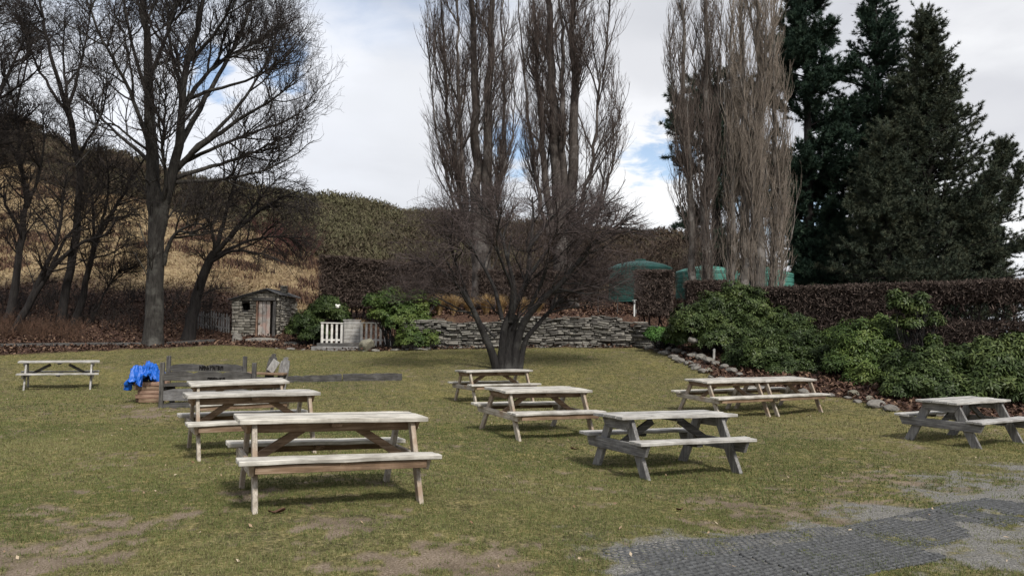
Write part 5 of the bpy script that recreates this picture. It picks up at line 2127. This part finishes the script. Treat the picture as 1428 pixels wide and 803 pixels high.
# ------------------------------------------------------------------ hedges
def hedge(label, P0, P1, thick, z0, z1, n, seed, group=None, sparse=None, stemn=20, stem_h=.8, mat='hedge'):
    """clipped bare hedge from plan point P0 to P1; z0,z1 bottom of the twig mass and top, at both ends"""
    rng = np.random.default_rng(seed)
    P0, P1 = np.array(P0[:2], float), np.array(P1[:2], float)
    d = P1 - P0
    Ln = np.hypot(*d)
    d = d / Ln
    nn = np.array([-d[1], d[0]])
    zg = g1(P0[0], P0[1])
    root = thing('clipped_hedge', label, 'hedge', (P0[0], P0[1], zg), 0, group)
    org = np.array([P0[0], P0[1], zg])
    # twigs: more of them in the outer shell
    u = rng.random(n) * Ln
    e = rng.random(n)
    v = np.where(e < .5, rng.beta(.5, .5, n), rng.random(n)) * thick - thick / 2
    w = np.where(e > .72, 1 - .12 * rng.random(n) ** 1.5, rng.random(n))
    t = u / Ln
    a, b_ = z0[0] * (1 - t) + z0[1] * t, z1[0] * (1 - t) + z1[1] * t
    a = a + (fbm(u * 1.5 + seed, v * 2, 3) - .5) * .35
    b2 = b_ + (fbm(u * .9 + seed * 3, v * 2, 2) - .5) * .10
    z = a + (b2 - a) * w
    if sparse is not None:
        k = sparse(t, w, u, z, rng)
        u, v, z, w = u[k], v[k], z[k], w[k]
        n = len(u)
    v = v + (fbm(u * 1.3, z * 1.3, 3) - .5) * .15
    C = np.stack([P0[0] + d[0] * u + nn[0] * v, P0[1] + d[1] * u + nn[1] * v, z], -1)
    dr = rng.normal(size=(n, 3)) * np.array([1, 1, .9]) + np.array([0, 0, .55])
    dr /= np.linalg.norm(dr, axis=1, keepdims=True)
    L = (.10 + .22 * rng.random(n))[:, None]
    s = np.cross(dr, rng.normal(size=(n, 3)))
    s /= np.linalg.norm(s, axis=1, keepdims=True)
    wd = (.008 + .010 * rng.random(n))[:, None]
    V = np.stack([C - dr * L / 2 - s * wd, C - dr * L / 2 + s * wd, C + dr * L / 2 + s * wd * .3, C + dr * L / 2 - s * wd * .3], 1).reshape(-1, 3)
    mesh_obj('twigs', V - org, np.arange(4 * n).reshape(-1, 4), MAT[mat], root)
    m = stemn
    us = (np.arange(m) + .5 + rng.uniform(-.3, .3, m)) / m * Ln
    ts = us / Ln
    x, y = P0[0] + d[0] * us, P0[1] + d[1] * us
    zg_ = gz(x, y)
    top = z1[0] * (1 - ts) + z1[1] * ts - .25
    P = np.stack([np.stack([x + rng.normal(size=m) * .03 * q, y + rng.normal(size=m) * .03 * q, zg_ - .1 + (top - zg_ + .1) * q / 5], -1) for q in range(6)], 1)
    R = (.03 + .03 * rng.random(m))[:, None] * np.linspace(1, .4, 6)[None]
    Bq = grow(P, R, m * 14, (.25, 1), (.5, 1.1), (20, 60), 5, (0, 0, .2), .12, .014, rng)
    V, Q = cat([(P, R), Bq], [6, 3])
    mesh_obj('stems', V - org, Q, MAT['hedge_in'], root)


def zat(px, py, Y):
    return float(at(px, py, Y)[2])


Yh = 35.5
hedge('tall clipped bare hedge behind the picket gate and garden tree', at(447, 430, Yh), at(655, 430, Yh), 1.2, (zat(447, 432, Yh), zat(655, 425, Yh)), (zat(447, 358, Yh), zat(655, 376, Yh)), 62000, 71, 'clipped hedges', stemn=22)
hedge('lower continuation of the clipped hedge behind the garden tree, between poplar trunks', at(668, 430, 35.8), at(832, 430, 36.5), 1.1, (zat(668, 418, 35.8), zat(832, 415, 36.5)), (zat(668, 378, 35.8), zat(832, 382, 36.5)), 30000, 72, 'clipped hedges', stemn=14)
hedge('small dark clipped hedge block in front of the leftmost water tank', at(886, 440, 33.2), at(937, 440, 33.0), 1.3, (zat(886, 440, 33.2), zat(937, 440, 33)), (zat(886, 379, 33.2), zat(937, 379, 33)), 16000, 73, 'clipped hedges', stemn=6)
hedge('small low hedge block in front of the middle water tank', at(957, 430, 34), at(1012, 430, 33.8), 1.2, (zat(957, 440, 34), zat(1012, 440, 34)), (zat(957, 394, 34), zat(1012, 394, 34)), 15000, 74, 'clipped hedges', stemn=6)


def gaps(t, w, u, z, rng):
    g = vnoise(u * 3.6 + 3, z * 5.2)
    zone = sstep(.60, .82, t) * sstep(.42, .50, w) * (1 - sstep(.68, .76, w))
    return ~((zone > .45) & (g > .30)) | (rng.random(len(t)) < .03)


hedge('long dark purple brown clipped hedge along the right side above the evergreen shrubs', at(1012, 405, 29.5), at(1470, 391, 23.6), .95,
      (1.5, 1.0), (zat(1012, 405, 29.5), zat(1470, 391, 23.6)), 95000, 75, 'clipped hedges', sparse=gaps, stemn=40)


# ------------------------------------------------------------------ evergreen shrubs
def shrub(name, label, cat_, Y, blobs, n, mat, seed, group=None, leaf=(.10, .035), per=7, tint=(.2, .8), stems_px=None, droop=.25, depth=1.0):
    """blobs: (px, py, radius_px, dY) clumps; rosettes of leaves on shoots spread over and inside the clumps"""
    rng = np.random.default_rng(seed)
    s = Y / F_PX
    C = np.array([at(b_[0], b_[1], Y + b_[3]) for b_ in blobs])
    r = np.array([b_[2] * s for b_ in blobs])
    bx, by = C[:, 0].mean(), C[:, 1].mean()
    zb = g1(bx, by)
    root = thing(name, label, cat_, (bx, by, zb), 0, group)
    base = np.array([bx, by, zb])
    wgt = r ** 2
    bi = rng.choice(len(C), n, p=wgt / wgt.sum())
    d = rng.normal(size=(n, 3))
    d /= np.linalg.norm(d, axis=1, keepdims=True)
    d[:, 2] = np.where(d[:, 2] < -.2, -d[:, 2] * .6, d[:, 2])
    lump = vnoise(d[:, 0] * 3 + bi * 7.3, d[:, 1] * 3 + d[:, 2] * 2.2)
    rad = r[bi] * (.45 + .55 * rng.random(n) ** .35) * (.72 + .5 * lump)
    P = C[bi] + d * rad[:, None] * np.array([1, depth, 1])
    gz_ = gz(P[:, 0], P[:, 1])
    k = P[:, 2] > gz_ + .04
    P, d, bi, rad, lump = P[k], d[k], bi[k], rad[k], lump[k]
    n = len(P)
    # leaves in a whorl round the shoot axis
    ax = d + np.array([0, 0, .8]) + rng.normal(size=(n, 3)) * .35
    ax /= np.linalg.norm(ax, axis=1, keepdims=True)
    u = np.cross(ax, rng.normal(size=(n, 3)))
    u /= np.linalg.norm(u, axis=1, keepdims=True)
    v = np.cross(ax, u)
    clump = vnoise(P[:, 0] * 2.3 + seed, P[:, 2] * 2.3 + P[:, 1])
    tn = np.clip(tint[0] + (tint[1] - tint[0]) * (clump * 1.2 - .1) + (rng.random(n) - .5) * .25, 0, 1)
    Vs = []
    for q in range(per):
        a = 2 * PI * (q + rng.random(n) * .5) / per
        el = rng.uniform(-.45, .6, n) - droop
        dr = (np.cos(a)[:, None] * u + np.sin(a)[:, None] * v) * np.cos(el)[:, None] + ax * np.sin(el)[:, None]
        sd = np.cross(ax, dr)
        sd /= np.linalg.norm(sd, axis=1, keepdims=True)
        L = (leaf[0] * (.7 + .6 * rng.random(n)))[:, None]
        w = leaf[1] * (.8 + .4 * rng.random(n))[:, None] / 2
        b0 = P + dr * .012
        mid = b0 + dr * L * .5 + ax * L * .05
        tip = b0 + dr * L - ax * L * .12
        Vs.append(np.stack([b0, mid + sd * w, tip, mid - sd * w], 1))
    V = np.stack(Vs, 1).reshape(-1, 3) - base
    mesh_obj('foliage', V, np.arange(len(V)).reshape(-1, 4), MAT[mat], root, attrs={'tint': np.repeat(tn, per * 4)})
    # woody stems from the base up into the clumps
    m = len(C) * 6
    ci = rng.integers(0, len(C), m)
    E_ = C[ci] + rng.normal(size=(m, 3)) * r[ci][:, None] * .35
    S0 = np.stack([bx + (E_[:, 0] - bx) * .45 + rng.normal(size=m) * .1, by + (E_[:, 1] - by) * .5 + rng.normal(size=m) * .1, np.zeros(m)], -1)
    S0[:, 2] = gz(S0[:, 0], S0[:, 1]) - .05
    tt = np.linspace(0, 1, 6)[None, :, None]
    PP = S0[:, None] * (1 - tt) + E_[:, None] * tt
    PP[:, 1:-1] += rng.normal(size=(m, 4, 3)) * .05
    PP[:, :, :2] -= (np.sin(tt * PI) * (E_ - S0)[:, None, :] * .12)[:, :, :2]
    RR = (.014 + .014 * rng.random(m))[:, None] * np.linspace(1, .45, 6)[None]
    T2 = grow(PP, RR, m * 7, (.4, 1), (.25, .6), (25, 60), 4, (0, 0, .3), .12, .008, rng)
    V, Q = cat([(PP, RR), T2], [5, 3])
    mesh_obj('stems', V - base, Q, MAT['bark_fruit'], root)
    return root


GR = 'rhododendrons in the right hand bed'
shrub('rhododendron', 'big dark green rhododendron at the left end of the right hand bed', 'shrub', 27.0,
      [(965, 455, 34, 0), (1000, 440, 38, .4), (1040, 435, 38, .8), (1000, 475, 38, -.3), (1045, 470, 42, 0), (945, 470, 20, .3), (1025, 412, 22, .6), (1050, 415, 16, .8), (1080, 455, 34, .9)], 5200, 'rhodo', 81, GR, (.13, .045), tint=(.1, .85))
shrub('rhododendron', 'wide dark rhododendron directly behind the two joined picnic tables', 'shrub', 24.5,
      [(1060, 500, 42, 0), (1100, 490, 44, .3), (1140, 500, 42, 0), (1090, 520, 34, -.7), (1130, 530, 32, -1.0), (1160, 525, 32, -.8), (1110, 465, 30, .9), (1030, 505, 26, .4), (1040, 525, 18, -.2)], 6200, 'rhodo', 82, GR, (.12, .042), tint=(.05, .7))
shrub('rhododendron', 'yellowish green rhododendron between the wide dark one and the tall leggy one', 'shrub', 22.5,
      [(1195, 480, 36, .2), (1220, 500, 38, 0), (1185, 510, 36, 0), (1235, 470, 26, .5), (1210, 530, 32, -.7), (1170, 475, 24, .6), (1225, 455, 18, .6), (1240, 525, 30, -.6)], 5000, 'rhodo_y', 83, GR, (.12, .042), tint=(.0, .9))
shrub('rhododendron', 'tall leggy rhododendron with bare pale stems rising in front of the hedge', 'shrub', 21.8,
      [(1256, 425, 17, .2), (1276, 432, 17, .2), (1300, 448, 15, .3), (1272, 452, 12, .1), (1248, 412, 9, .2), (1285, 415, 9, .1), (1300, 478, 13, .2), (1252, 450, 10, .3)], 1150, 'rhodo', 84, GR, (.13, .045), tint=(.2, .95))
shrub('rhododendron', 'mid green rhododendron behind the far right picnic table', 'shrub', 20.0,
      [(1290, 520, 38, 0), (1325, 515, 36, .2), (1270, 540, 34, -.4), (1310, 545, 36, -.5), (1340, 545, 30, -.4), (1255, 510, 26, .4), (1345, 500, 22, .4), (1250, 545, 20, -.5)], 5400, 'rhodo', 85, GR, (.12, .042), tint=(.1, .85))
shrub('rhododendron', 'green rhododendron with drooping leaves cut by the right edge of the photo', 'shrub', 19.5,
      [(1385, 505, 32, 0), (1420, 500, 34, .2), (1380, 540, 36, -.4), (1425, 545, 40, -.5), (1375, 485, 18, .3), (1455, 510, 40, .2), (1415, 480, 18, .2), (1470, 550, 40, 0), (1355, 560, 22, -.6)], 5600, 'rhodo', 86, GR, (.15, .048), tint=(.15, .95), droop=.45)
shrub('leafy_plant', 'bright green low leafy plant at the foot of the stepped stones', 'plant', 28.3, [(920, 470, 14, 0), (935, 474, 12, 0), (910, 466, 11, .1), (950, 476, 9, 0)], 700, 'lowgreen', 87, None, (.12, .05), tint=(.2, 1))
GL = 'evergreen shrubs beside the picket gate'
shrub('rhododendron', 'large bright green shrub spreading over the right white pickets', 'shrub', 30.6,
      [(545, 425, 26, .2), (575, 432, 24, .3), (530, 440, 18, 0), (560, 450, 28, 0), (590, 455, 24, .1), (575, 475, 24, -.4), (600, 475, 20, -.3), (520, 422, 14, .1), (605, 422, 9, .2), (582, 415, 14, .2), (550, 412, 12, .2)], 4200, 'rhodo_y', 88, GL, (.12, .045), tint=(.0, .85))
shrub('rhododendron', 'dark green shrub with one white bloom behind the left white pickets', 'shrub', 33.0,
      [(455, 432, 20, 0), (440, 440, 18, .2), (470, 440, 18, .1), (462, 422, 12, .1), (480, 450, 12, .2)], 2000, 'rhodo', 89, GL, (.12, .04), tint=(.05, .75))
shrub('rhododendron', 'dark green shrub against the right wall of the stone hut', 'shrub', 32.4,
      [(425, 452, 20, 0), (412, 462, 16, .1), (440, 462, 18, -.1), (430, 470, 14, -.2), (450, 468, 12, -.1)], 2000, 'rhodo', 90, GL, (.12, .04), tint=(.0, .7))
a = at(471, 427, 32.3)
bm = B()
for i in range(9):
    bmesh.ops.create_icosphere(bm, subdivisions=1, radius=.045, matrix=Matrix.Translation((random.uniform(-.07, .07), random.uniform(-.05, .03), random.uniform(-.04, .05))))
o = bm_obj('rhododendron_bloom', bm, MAT['bloom'])
o.location = a
tag(o, 'single white bloom on the dark shrub behind the white pickets', 'flower')


# ------------------------------------------------------------------ tussocks on the terrace
def tussock(px, py, Y, r, seed, label, mat='tussock', n=520):
    rng = np.random.default_rng(seed)
    c = at(px, py, Y)
    c[2] = g1(c[0], c[1])
    a = rng.random(n) * 2 * PI
    lean = rng.random(n) ** .7 * .9
    L = r * (.9 + .7 * rng.random(n))
    k = 5
    pts = []
    p = np.stack([np.cos(a) * rng.random(n) * r * .18, np.sin(a) * rng.random(n) * r * .18, np.zeros(n)], -1)
    for s in range(k):
        pts.append(p)
        an = lean * (.25 + 1.6 * s / (k - 1))
        p = p + np.stack([np.cos(a) * np.sin(an), np.sin(a) * np.sin(an), np.cos(an)], -1) * (L / (k - 1))[:, None]
    P = np.stack(pts, 1)
    sd = np.stack([-np.sin(a), np.cos(a), 0 * a], -1)[:, None] * (.010 * np.linspace(1, .25, k))[None, :, None]
    V = np.stack([P - sd, P + sd], 2).reshape(-1, 3)
    b_ = (np.arange(n) * k * 2)[:, None]
    i = (np.arange(k - 1) * 2)[None]
    Q = np.stack([b_ + i, b_ + i + 1, b_ + i + 3, b_ + i + 2], -1).reshape(-1, 4)
    o = mesh_obj('tussock', V, Q, MAT[mat], attrs={'tint': np.repeat(rng.random(n), k * 2)})
    o.location = c
    tag(o, label, 'tussock grass', 'golden tussocks above the stone wall')


TS = [(588, 446, 31.4, .62, 'pinkish brown tussock next to the bright green shrub'), (612, 447, 31.2, .60, 'golden tussock second from the bright green shrub'),
      (632, 446, 31.3, .62, 'golden tussock hanging over the wall, third from the bright green shrub'), (655, 447, 31.4, .5, 'small golden tussock left of the leaning tree stem'),
      (678, 446, 31.2, .58, 'golden tussock seen just right of the leaning tree stem'), (698, 445, 31.4, .55, 'golden tussock seen just left of the garden tree trunk'),
      (728, 444, 31.5, .50, 'golden tussock seen through the forks of the garden tree'), (750, 443, 31.8, .45, 'last golden tussock, right of the garden tree trunk')]
for i, (px, py, Y, r, lab) in enumerate(TS):
    tussock(px, py, Y, r, 900 + i, lab)
tussock(500, 450, 34, .55, 930, 'reddish brown tussock behind the plank gate')
tussock(488, 452, 33.6, .45, 931, 'small reddish tussock directly above the plank gate')


# ------------------------------------------------------------------ hill scrub, undergrowth
def hill_scrub():
    rng = np.random.default_rng(95)
    n = 5200
    px = rng.uniform(-60, 1120, n)
    Y = rng.uniform(44, 112, n)
    x = (px - 714) / F_PX * Y
    lawn, dry, scrub = zones(x, Y)
    k = rng.random(n) < scrub * (.75 + .25 * (fbm(x * .15, Y * .15, 3) > .5))
    x, Y, px = x[k], Y[k], px[k]
    n = len(x)
    z = gz(x, Y)
    R = rng.uniform(.45, 1.25, n) * np.interp(Y, [50, 90], [.8, 1.15])
    m = 72
    d = rng.normal(size=(n, m, 3))
    d /= np.linalg.norm(d, axis=2, keepdims=True)
    d[..., 2] = np.abs(d[..., 2])
    rad = (R[:, None] * (.55 + .5 * rng.random((n, m))))[..., None]
    P = np.stack([x, Y, z], -1)[:, None] + d * rad * np.array([1, 1, .85])
    dr = d + rng.normal(size=(n, m, 3)) * .7 + np.array([0, 0, .4])
    dr /= np.linalg.norm(dr, axis=2, keepdims=True)
    s = np.cross(dr, rng.normal(size=(n, m, 3)))
    s /= np.linalg.norm(s, axis=2, keepdims=True)
    L = (.16 + .22 * rng.random((n, m, 1)))
    V = np.stack([P - s * L * .22, P + s * L * .22, P + dr * L], 2).reshape(-1, 3)
    green = np.interp(px, [0, 250, 430, 620, 700, 950], [.18, .40, .72, .62, .25, .15])
    t = np.clip(green + (fbm(x * .2, Y * .2, 3) - .5) * 1.1 + rng.normal(size=n) * .12, 0, 1)
    o = mesh_obj('hill_scrub', V, np.arange(len(V)).reshape(-1, 3), MAT['scrub'], attrs={'tint': np.repeat(t, m * 3)})
    tag(o, 'dark brown and olive scrub covering the upper hillside', 'scrub', kind='stuff')


hill_scrub()


def dry_tufts():
    rng = np.random.default_rng(96)
    n = 60000
    px = rng.uniform(-60, 900, n)
    Y = rng.uniform(38, 80, n)
    x = (px - 714) / F_PX * Y
    lawn, dry, scrub = zones(x, Y)
    k = rng.random(n) < dry
    x, Y = x[k], Y[k]
    P = np.stack([x, Y, gz(x, Y)], -1)
    V, F = scatter_tris(P, rng.uniform(.10, .24, len(x)), .08, 1.1, rng=rng)
    t = np.clip(fbm(x * .6, Y * .6, 3) * 1.4 - .2, 0, 1)
    o = mesh_obj('dry_hill_grass', V, F, MAT['drygrass'], attrs={'tint': np.repeat(t, 3)})
    tag(o, 'dry golden grass on the hillside slope', 'grass', kind='stuff')


dry_tufts()


def bracken():
    rng = np.random.default_rng(97)
    n = 2600
    px = rng.uniform(-60, 480, n)
    Y = rng.uniform(38, 78, n)
    x = (px - 714) / F_PX * Y
    lawn, dry, scrub = zones(x, Y)
    f = fbm(x * .35 + 8, Y * .35, 4)
    k = (rng.random(n) < dry) & (f > .50 + .12 * rng.random(n) + .10 * sstep(48, 62, Y))
    x, Y = x[k], Y[k]
    n = len(x)
    m = 26
    a = rng.random((n, m)) * 2 * PI
    r = rng.random((n, m)) ** .6 * rng.uniform(.3, .8, n)[:, None]
    X, YY = x[:, None] + np.cos(a) * r, Y[:, None] + np.sin(a) * r
    P = np.stack([X.ravel(), YY.ravel(), gz(X.ravel(), YY.ravel())], -1)
    V, F = scatter_tris(P, rng.uniform(.15, .5, n * m), .09, 1.0, rng=rng)
    o = mesh_obj('bracken', V, F, MAT['litter'])
    tag(o, 'patches of dead reddish brown bracken on the golden slope', 'bracken', kind='stuff')


bracken()


def thicket(name, label, pxs, Ys, count, h, seed, mat, kind='stuff', spread=.5, zcut=None, cat_='undergrowth'):
    rng = np.random.default_rng(seed)
    px = rng.uniform(*pxs, count)
    Y = rng.uniform(*Ys, count)
    x = (px - 714) / F_PX * Y
    z = gz(x, Y)
    k = 5
    hh = rng.uniform(h[0], h[1], count)
    a = rng.random(count) * 2 * PI
    end = np.stack([np.cos(a) * hh * spread * rng.random(count), np.sin(a) * hh * spread * rng.random(count), hh], -1)
    tt = np.linspace(0, 1, k)[None, :, None]
    P = np.stack([x, Y, z - .05], -1)[:, None] + end[:, None] * tt
    P[:, 1:] += rng.normal(size=(count, k - 1, 3)) * .05
    R = rng.uniform(.010, .022, count)[:, None] * np.linspace(1, .4, k)[None]
    Bq = grow(P, R, count * 6, (.2, 1), (.3, .9), (25, 65), 4, (0, 0, .15), .13, .010, rng)
    C = grow(*Bq, count * 14, (.1, 1), (.15, .4), (25, 65), 3, (0, 0, .05), .12, .0075, rng, rmin=.006)
    V, Q = cat([(P, R), Bq, C], [4, 3, 3])
    o = mesh_obj(name, V, Q, MAT[mat])
    tag(o, label, cat_, kind=kind)


thicket('undergrowth', 'dark twiggy undergrowth on the shaded bank under the left trees', (-60, 300), (33.5, 39), 300, (.4, 1.1), 101, 'twig_dark')
thicket('bramble', 'reddish brown brambles behind the lone left picnic table', (-40, 120), (30.6, 33.0), 150, (.3, .75), 102, 'bramble', cat_='bramble')
thicket('thicket', 'brown bare thicket between the poplars and the hill', (560, 960), (41, 54), 420, (1.2, 2.9), 103, 'hedge', cat_='thicket')
thicket('shrub_thicket', 'maroon twiggy shrubs on the slope right of the drooping bare tree', (352, 436), (55, 60), 110, (1.0, 2.6), 104, 'maroon', spread=.8, cat_='shrubs')


# ------------------------------------------------------------------ sky, sun, camera
def dirv(px, py):
    v = at(px, py, 1.0) - np.array([0, 0, CAM_H])
    return v / np.linalg.norm(v)


def sky():
    sc = bpy.context.scene
    w = bpy.data.worlds.new('World')
    sc.world = w
    w.use_nodes = True
    nt = w.node_tree
    nt.nodes.clear()
    out = nt.nodes.new('ShaderNodeOutputWorld')
    st = nt.nodes.new('ShaderNodeTexSky')
    st.sky_type = 'NISHITA'
    st.sun_disc = False
    st.sun_elevation = math.radians(SUN_EL)
    st.sun_rotation = math.radians(SUN_ROT)
    bg1 = nt.nodes.new('ShaderNodeBackground')
    bg1.inputs[1].default_value = .10
    nt.links.new(st.outputs[0], bg1.inputs[0])
    tc = nt.nodes.new('ShaderNodeTexCoord')
    D = tc.outputs['Generated']
    sep = nt.nodes.new('ShaderNodeSeparateXYZ')
    nt.links.new(D, sep.inputs[0])
    zz = math_(nt, 'ADD', math_(nt, 'MAXIMUM', sep.outputs[2], 0), .16)
    cmb = nt.nodes.new('ShaderNodeCombineXYZ')
    nt.links.new(math_(nt, 'DIVIDE', sep.outputs[0], zz), cmb.inputs[0])
    nt.links.new(math_(nt, 'DIVIDE', sep.outputs[1], zz), cmb.inputs[1])
    C = cmb.outputs[0]
    n1 = noise(nt, .9, 7, .52, C, dist=.25)
    n2 = noise(nt, 2.6, 6, .5, C, dist=.2)
    n3 = noise(nt, .33, 3, .5, C)
    n4 = noise(nt, 6.0, 6, .6, C, dist=.4)
    v = math_(nt, 'ADD', math_(nt, 'MULTIPLY', n1, .6), math_(nt, 'ADD', math_(nt, 'MULTIPLY', n2, .2), math_(nt, 'MULTIPLY', n3, .3)))
    col = ramp(nt, v, [(.42, (.42, .43, .47)), (.52, (.58, .60, .645)), (.60, (.72, .74, .78)), (.70, (.90, .91, .93))])
    # brighter and darker cloud masses seen in the photograph
    def spot(px, py, r, warp=.25):
        d = dirv(px, py)
        vm = nt.nodes.new('ShaderNodeVectorMath')
        vm.operation = 'DISTANCE'
        nt.links.new(D, vm.inputs[0])
        vm.inputs[1].default_value = tuple(d)
        q = math_(nt, 'ADD', vm.outputs['Value'], math_(nt, 'MULTIPLY', math_(nt, 'SUBTRACT', n2 if warp > .2 else n4, .5), warp))
        mr = nt.nodes.new('ShaderNodeMapRange')
        mr.interpolation_type = 'SMOOTHSTEP'
        mr.inputs['From Min'].default_value = r
        mr.inputs['From Max'].default_value = r * .3
        nt.links.new(q, mr.inputs['Value'])
        return mr.outputs[0]
    for px, py, r, c, k in [(1390, 60, .16, (.90, .91, .93), .8), (900, 150, .14, (.88, .89, .92), .8), (880, 270, .14, (.93, .94, .95), .8), (20, 60, .40, (.82, .86, .94), .7), (60, 130, .2, (.92, .94, .98), .5),
                            (1390, 280, .14, (.93, .94, .95), .8), (1390, 150, .12, (.52, .53, .58), .6), (1180, 60, .14, (.60, .61, .66), .5), (500, 200, .3, (.74, .76, .80), .55), (660, 120, .18, (.86, .87, .9), .4),
                            (930, 60, .12, (.55, .56, .60), .5), (600, 20, .2, (.66, .68, .73), .4), (450, 60, .10, (.88, .90, .95), .5), (300, 100, .3, (.84, .87, .94), .5)]:
        f = math_(nt, 'MULTIPLY', spot(px, py, r), k)
        col = mixc(nt, f, col, c)
    bg2 = nt.nodes.new('ShaderNodeBackground')
    nt.links.new(col, bg2.inputs[0])
    bg2.inputs[1].default_value = CLOUD
    # openings of blue sky
    o_ = None
    for px, py, r in [(905, 214, .036), (716, 202, .040), (1118, 295, .05), (398, 88, .034), (292, 102, .03), (935, 225, .03), (1040, 250, .05), (560, -180, .2), (100, -300, .25)]:
        s_ = spot(px, py, r * 1.15, .12)
        o_ = s_ if o_ is None else math_(nt, 'MAXIMUM', o_, s_)
    o_ = math_(nt, 'MULTIPLY', o_, .85)
    blue = nt.nodes.new('ShaderNodeBackground')
    mx = nt.nodes.new('ShaderNodeMixShader')
    nt.links.new(o_, mx.inputs[0])
    nt.links.new(bg2.outputs[0], mx.inputs[1])
    nt.links.new(bg1.outputs[0], mx.inputs[2])
    nt.links.new(mx.outputs[0], out.inputs[0])
    nt.nodes.remove(blue)


SUN_EL, SUN_AZ = 48.0, 152.0      # azimuth measured clockwise from +Y (behind and to the right of the camera)
SUN_ROT = SUN_AZ
CLOUD = .67
sky()
L = bpy.data.lights.new('Sun', 'SUN')
L.energy = 2.3
L.angle = math.radians(9)
L.color = (1.0, .955, .88)
lo = bpy.data.objects.new('sun', L)
COL.objects.link(lo)
az, el = math.radians(SUN_AZ), math.radians(SUN_EL)
sd = Vector((math.sin(az) * math.cos(el), math.cos(az) * math.cos(el), math.sin(el)))
lo.rotation_euler = sd.to_track_quat('Z', 'Y').to_euler()
lo.location = (0, 0, 40)

cd = bpy.data.cameras.new('Camera')
cam = bpy.data.objects.new('Camera', cd)
COL.objects.link(cam)
cd.sensor_width = 36
cd.lens = F_PX / 1428 * 36
cd.clip_start = .05
cd.clip_end = 6000
cam.matrix_world = Matrix.Translation((0, 0, CAM_H)) @ Matrix.Rotation(PI / 2 + PITCH, 4, 'X') @ Matrix.Rotation(ROLL, 4, 'Z')
sc = bpy.context.scene
sc.camera = cam
sc.render.resolution_x, sc.render.resolution_y = 1024, 575
sc.view_settings.view_transform = 'Standard'
sc.view_settings.look = 'None'
sc.view_settings.exposure = .78
sc.view_settings.gamma = 1
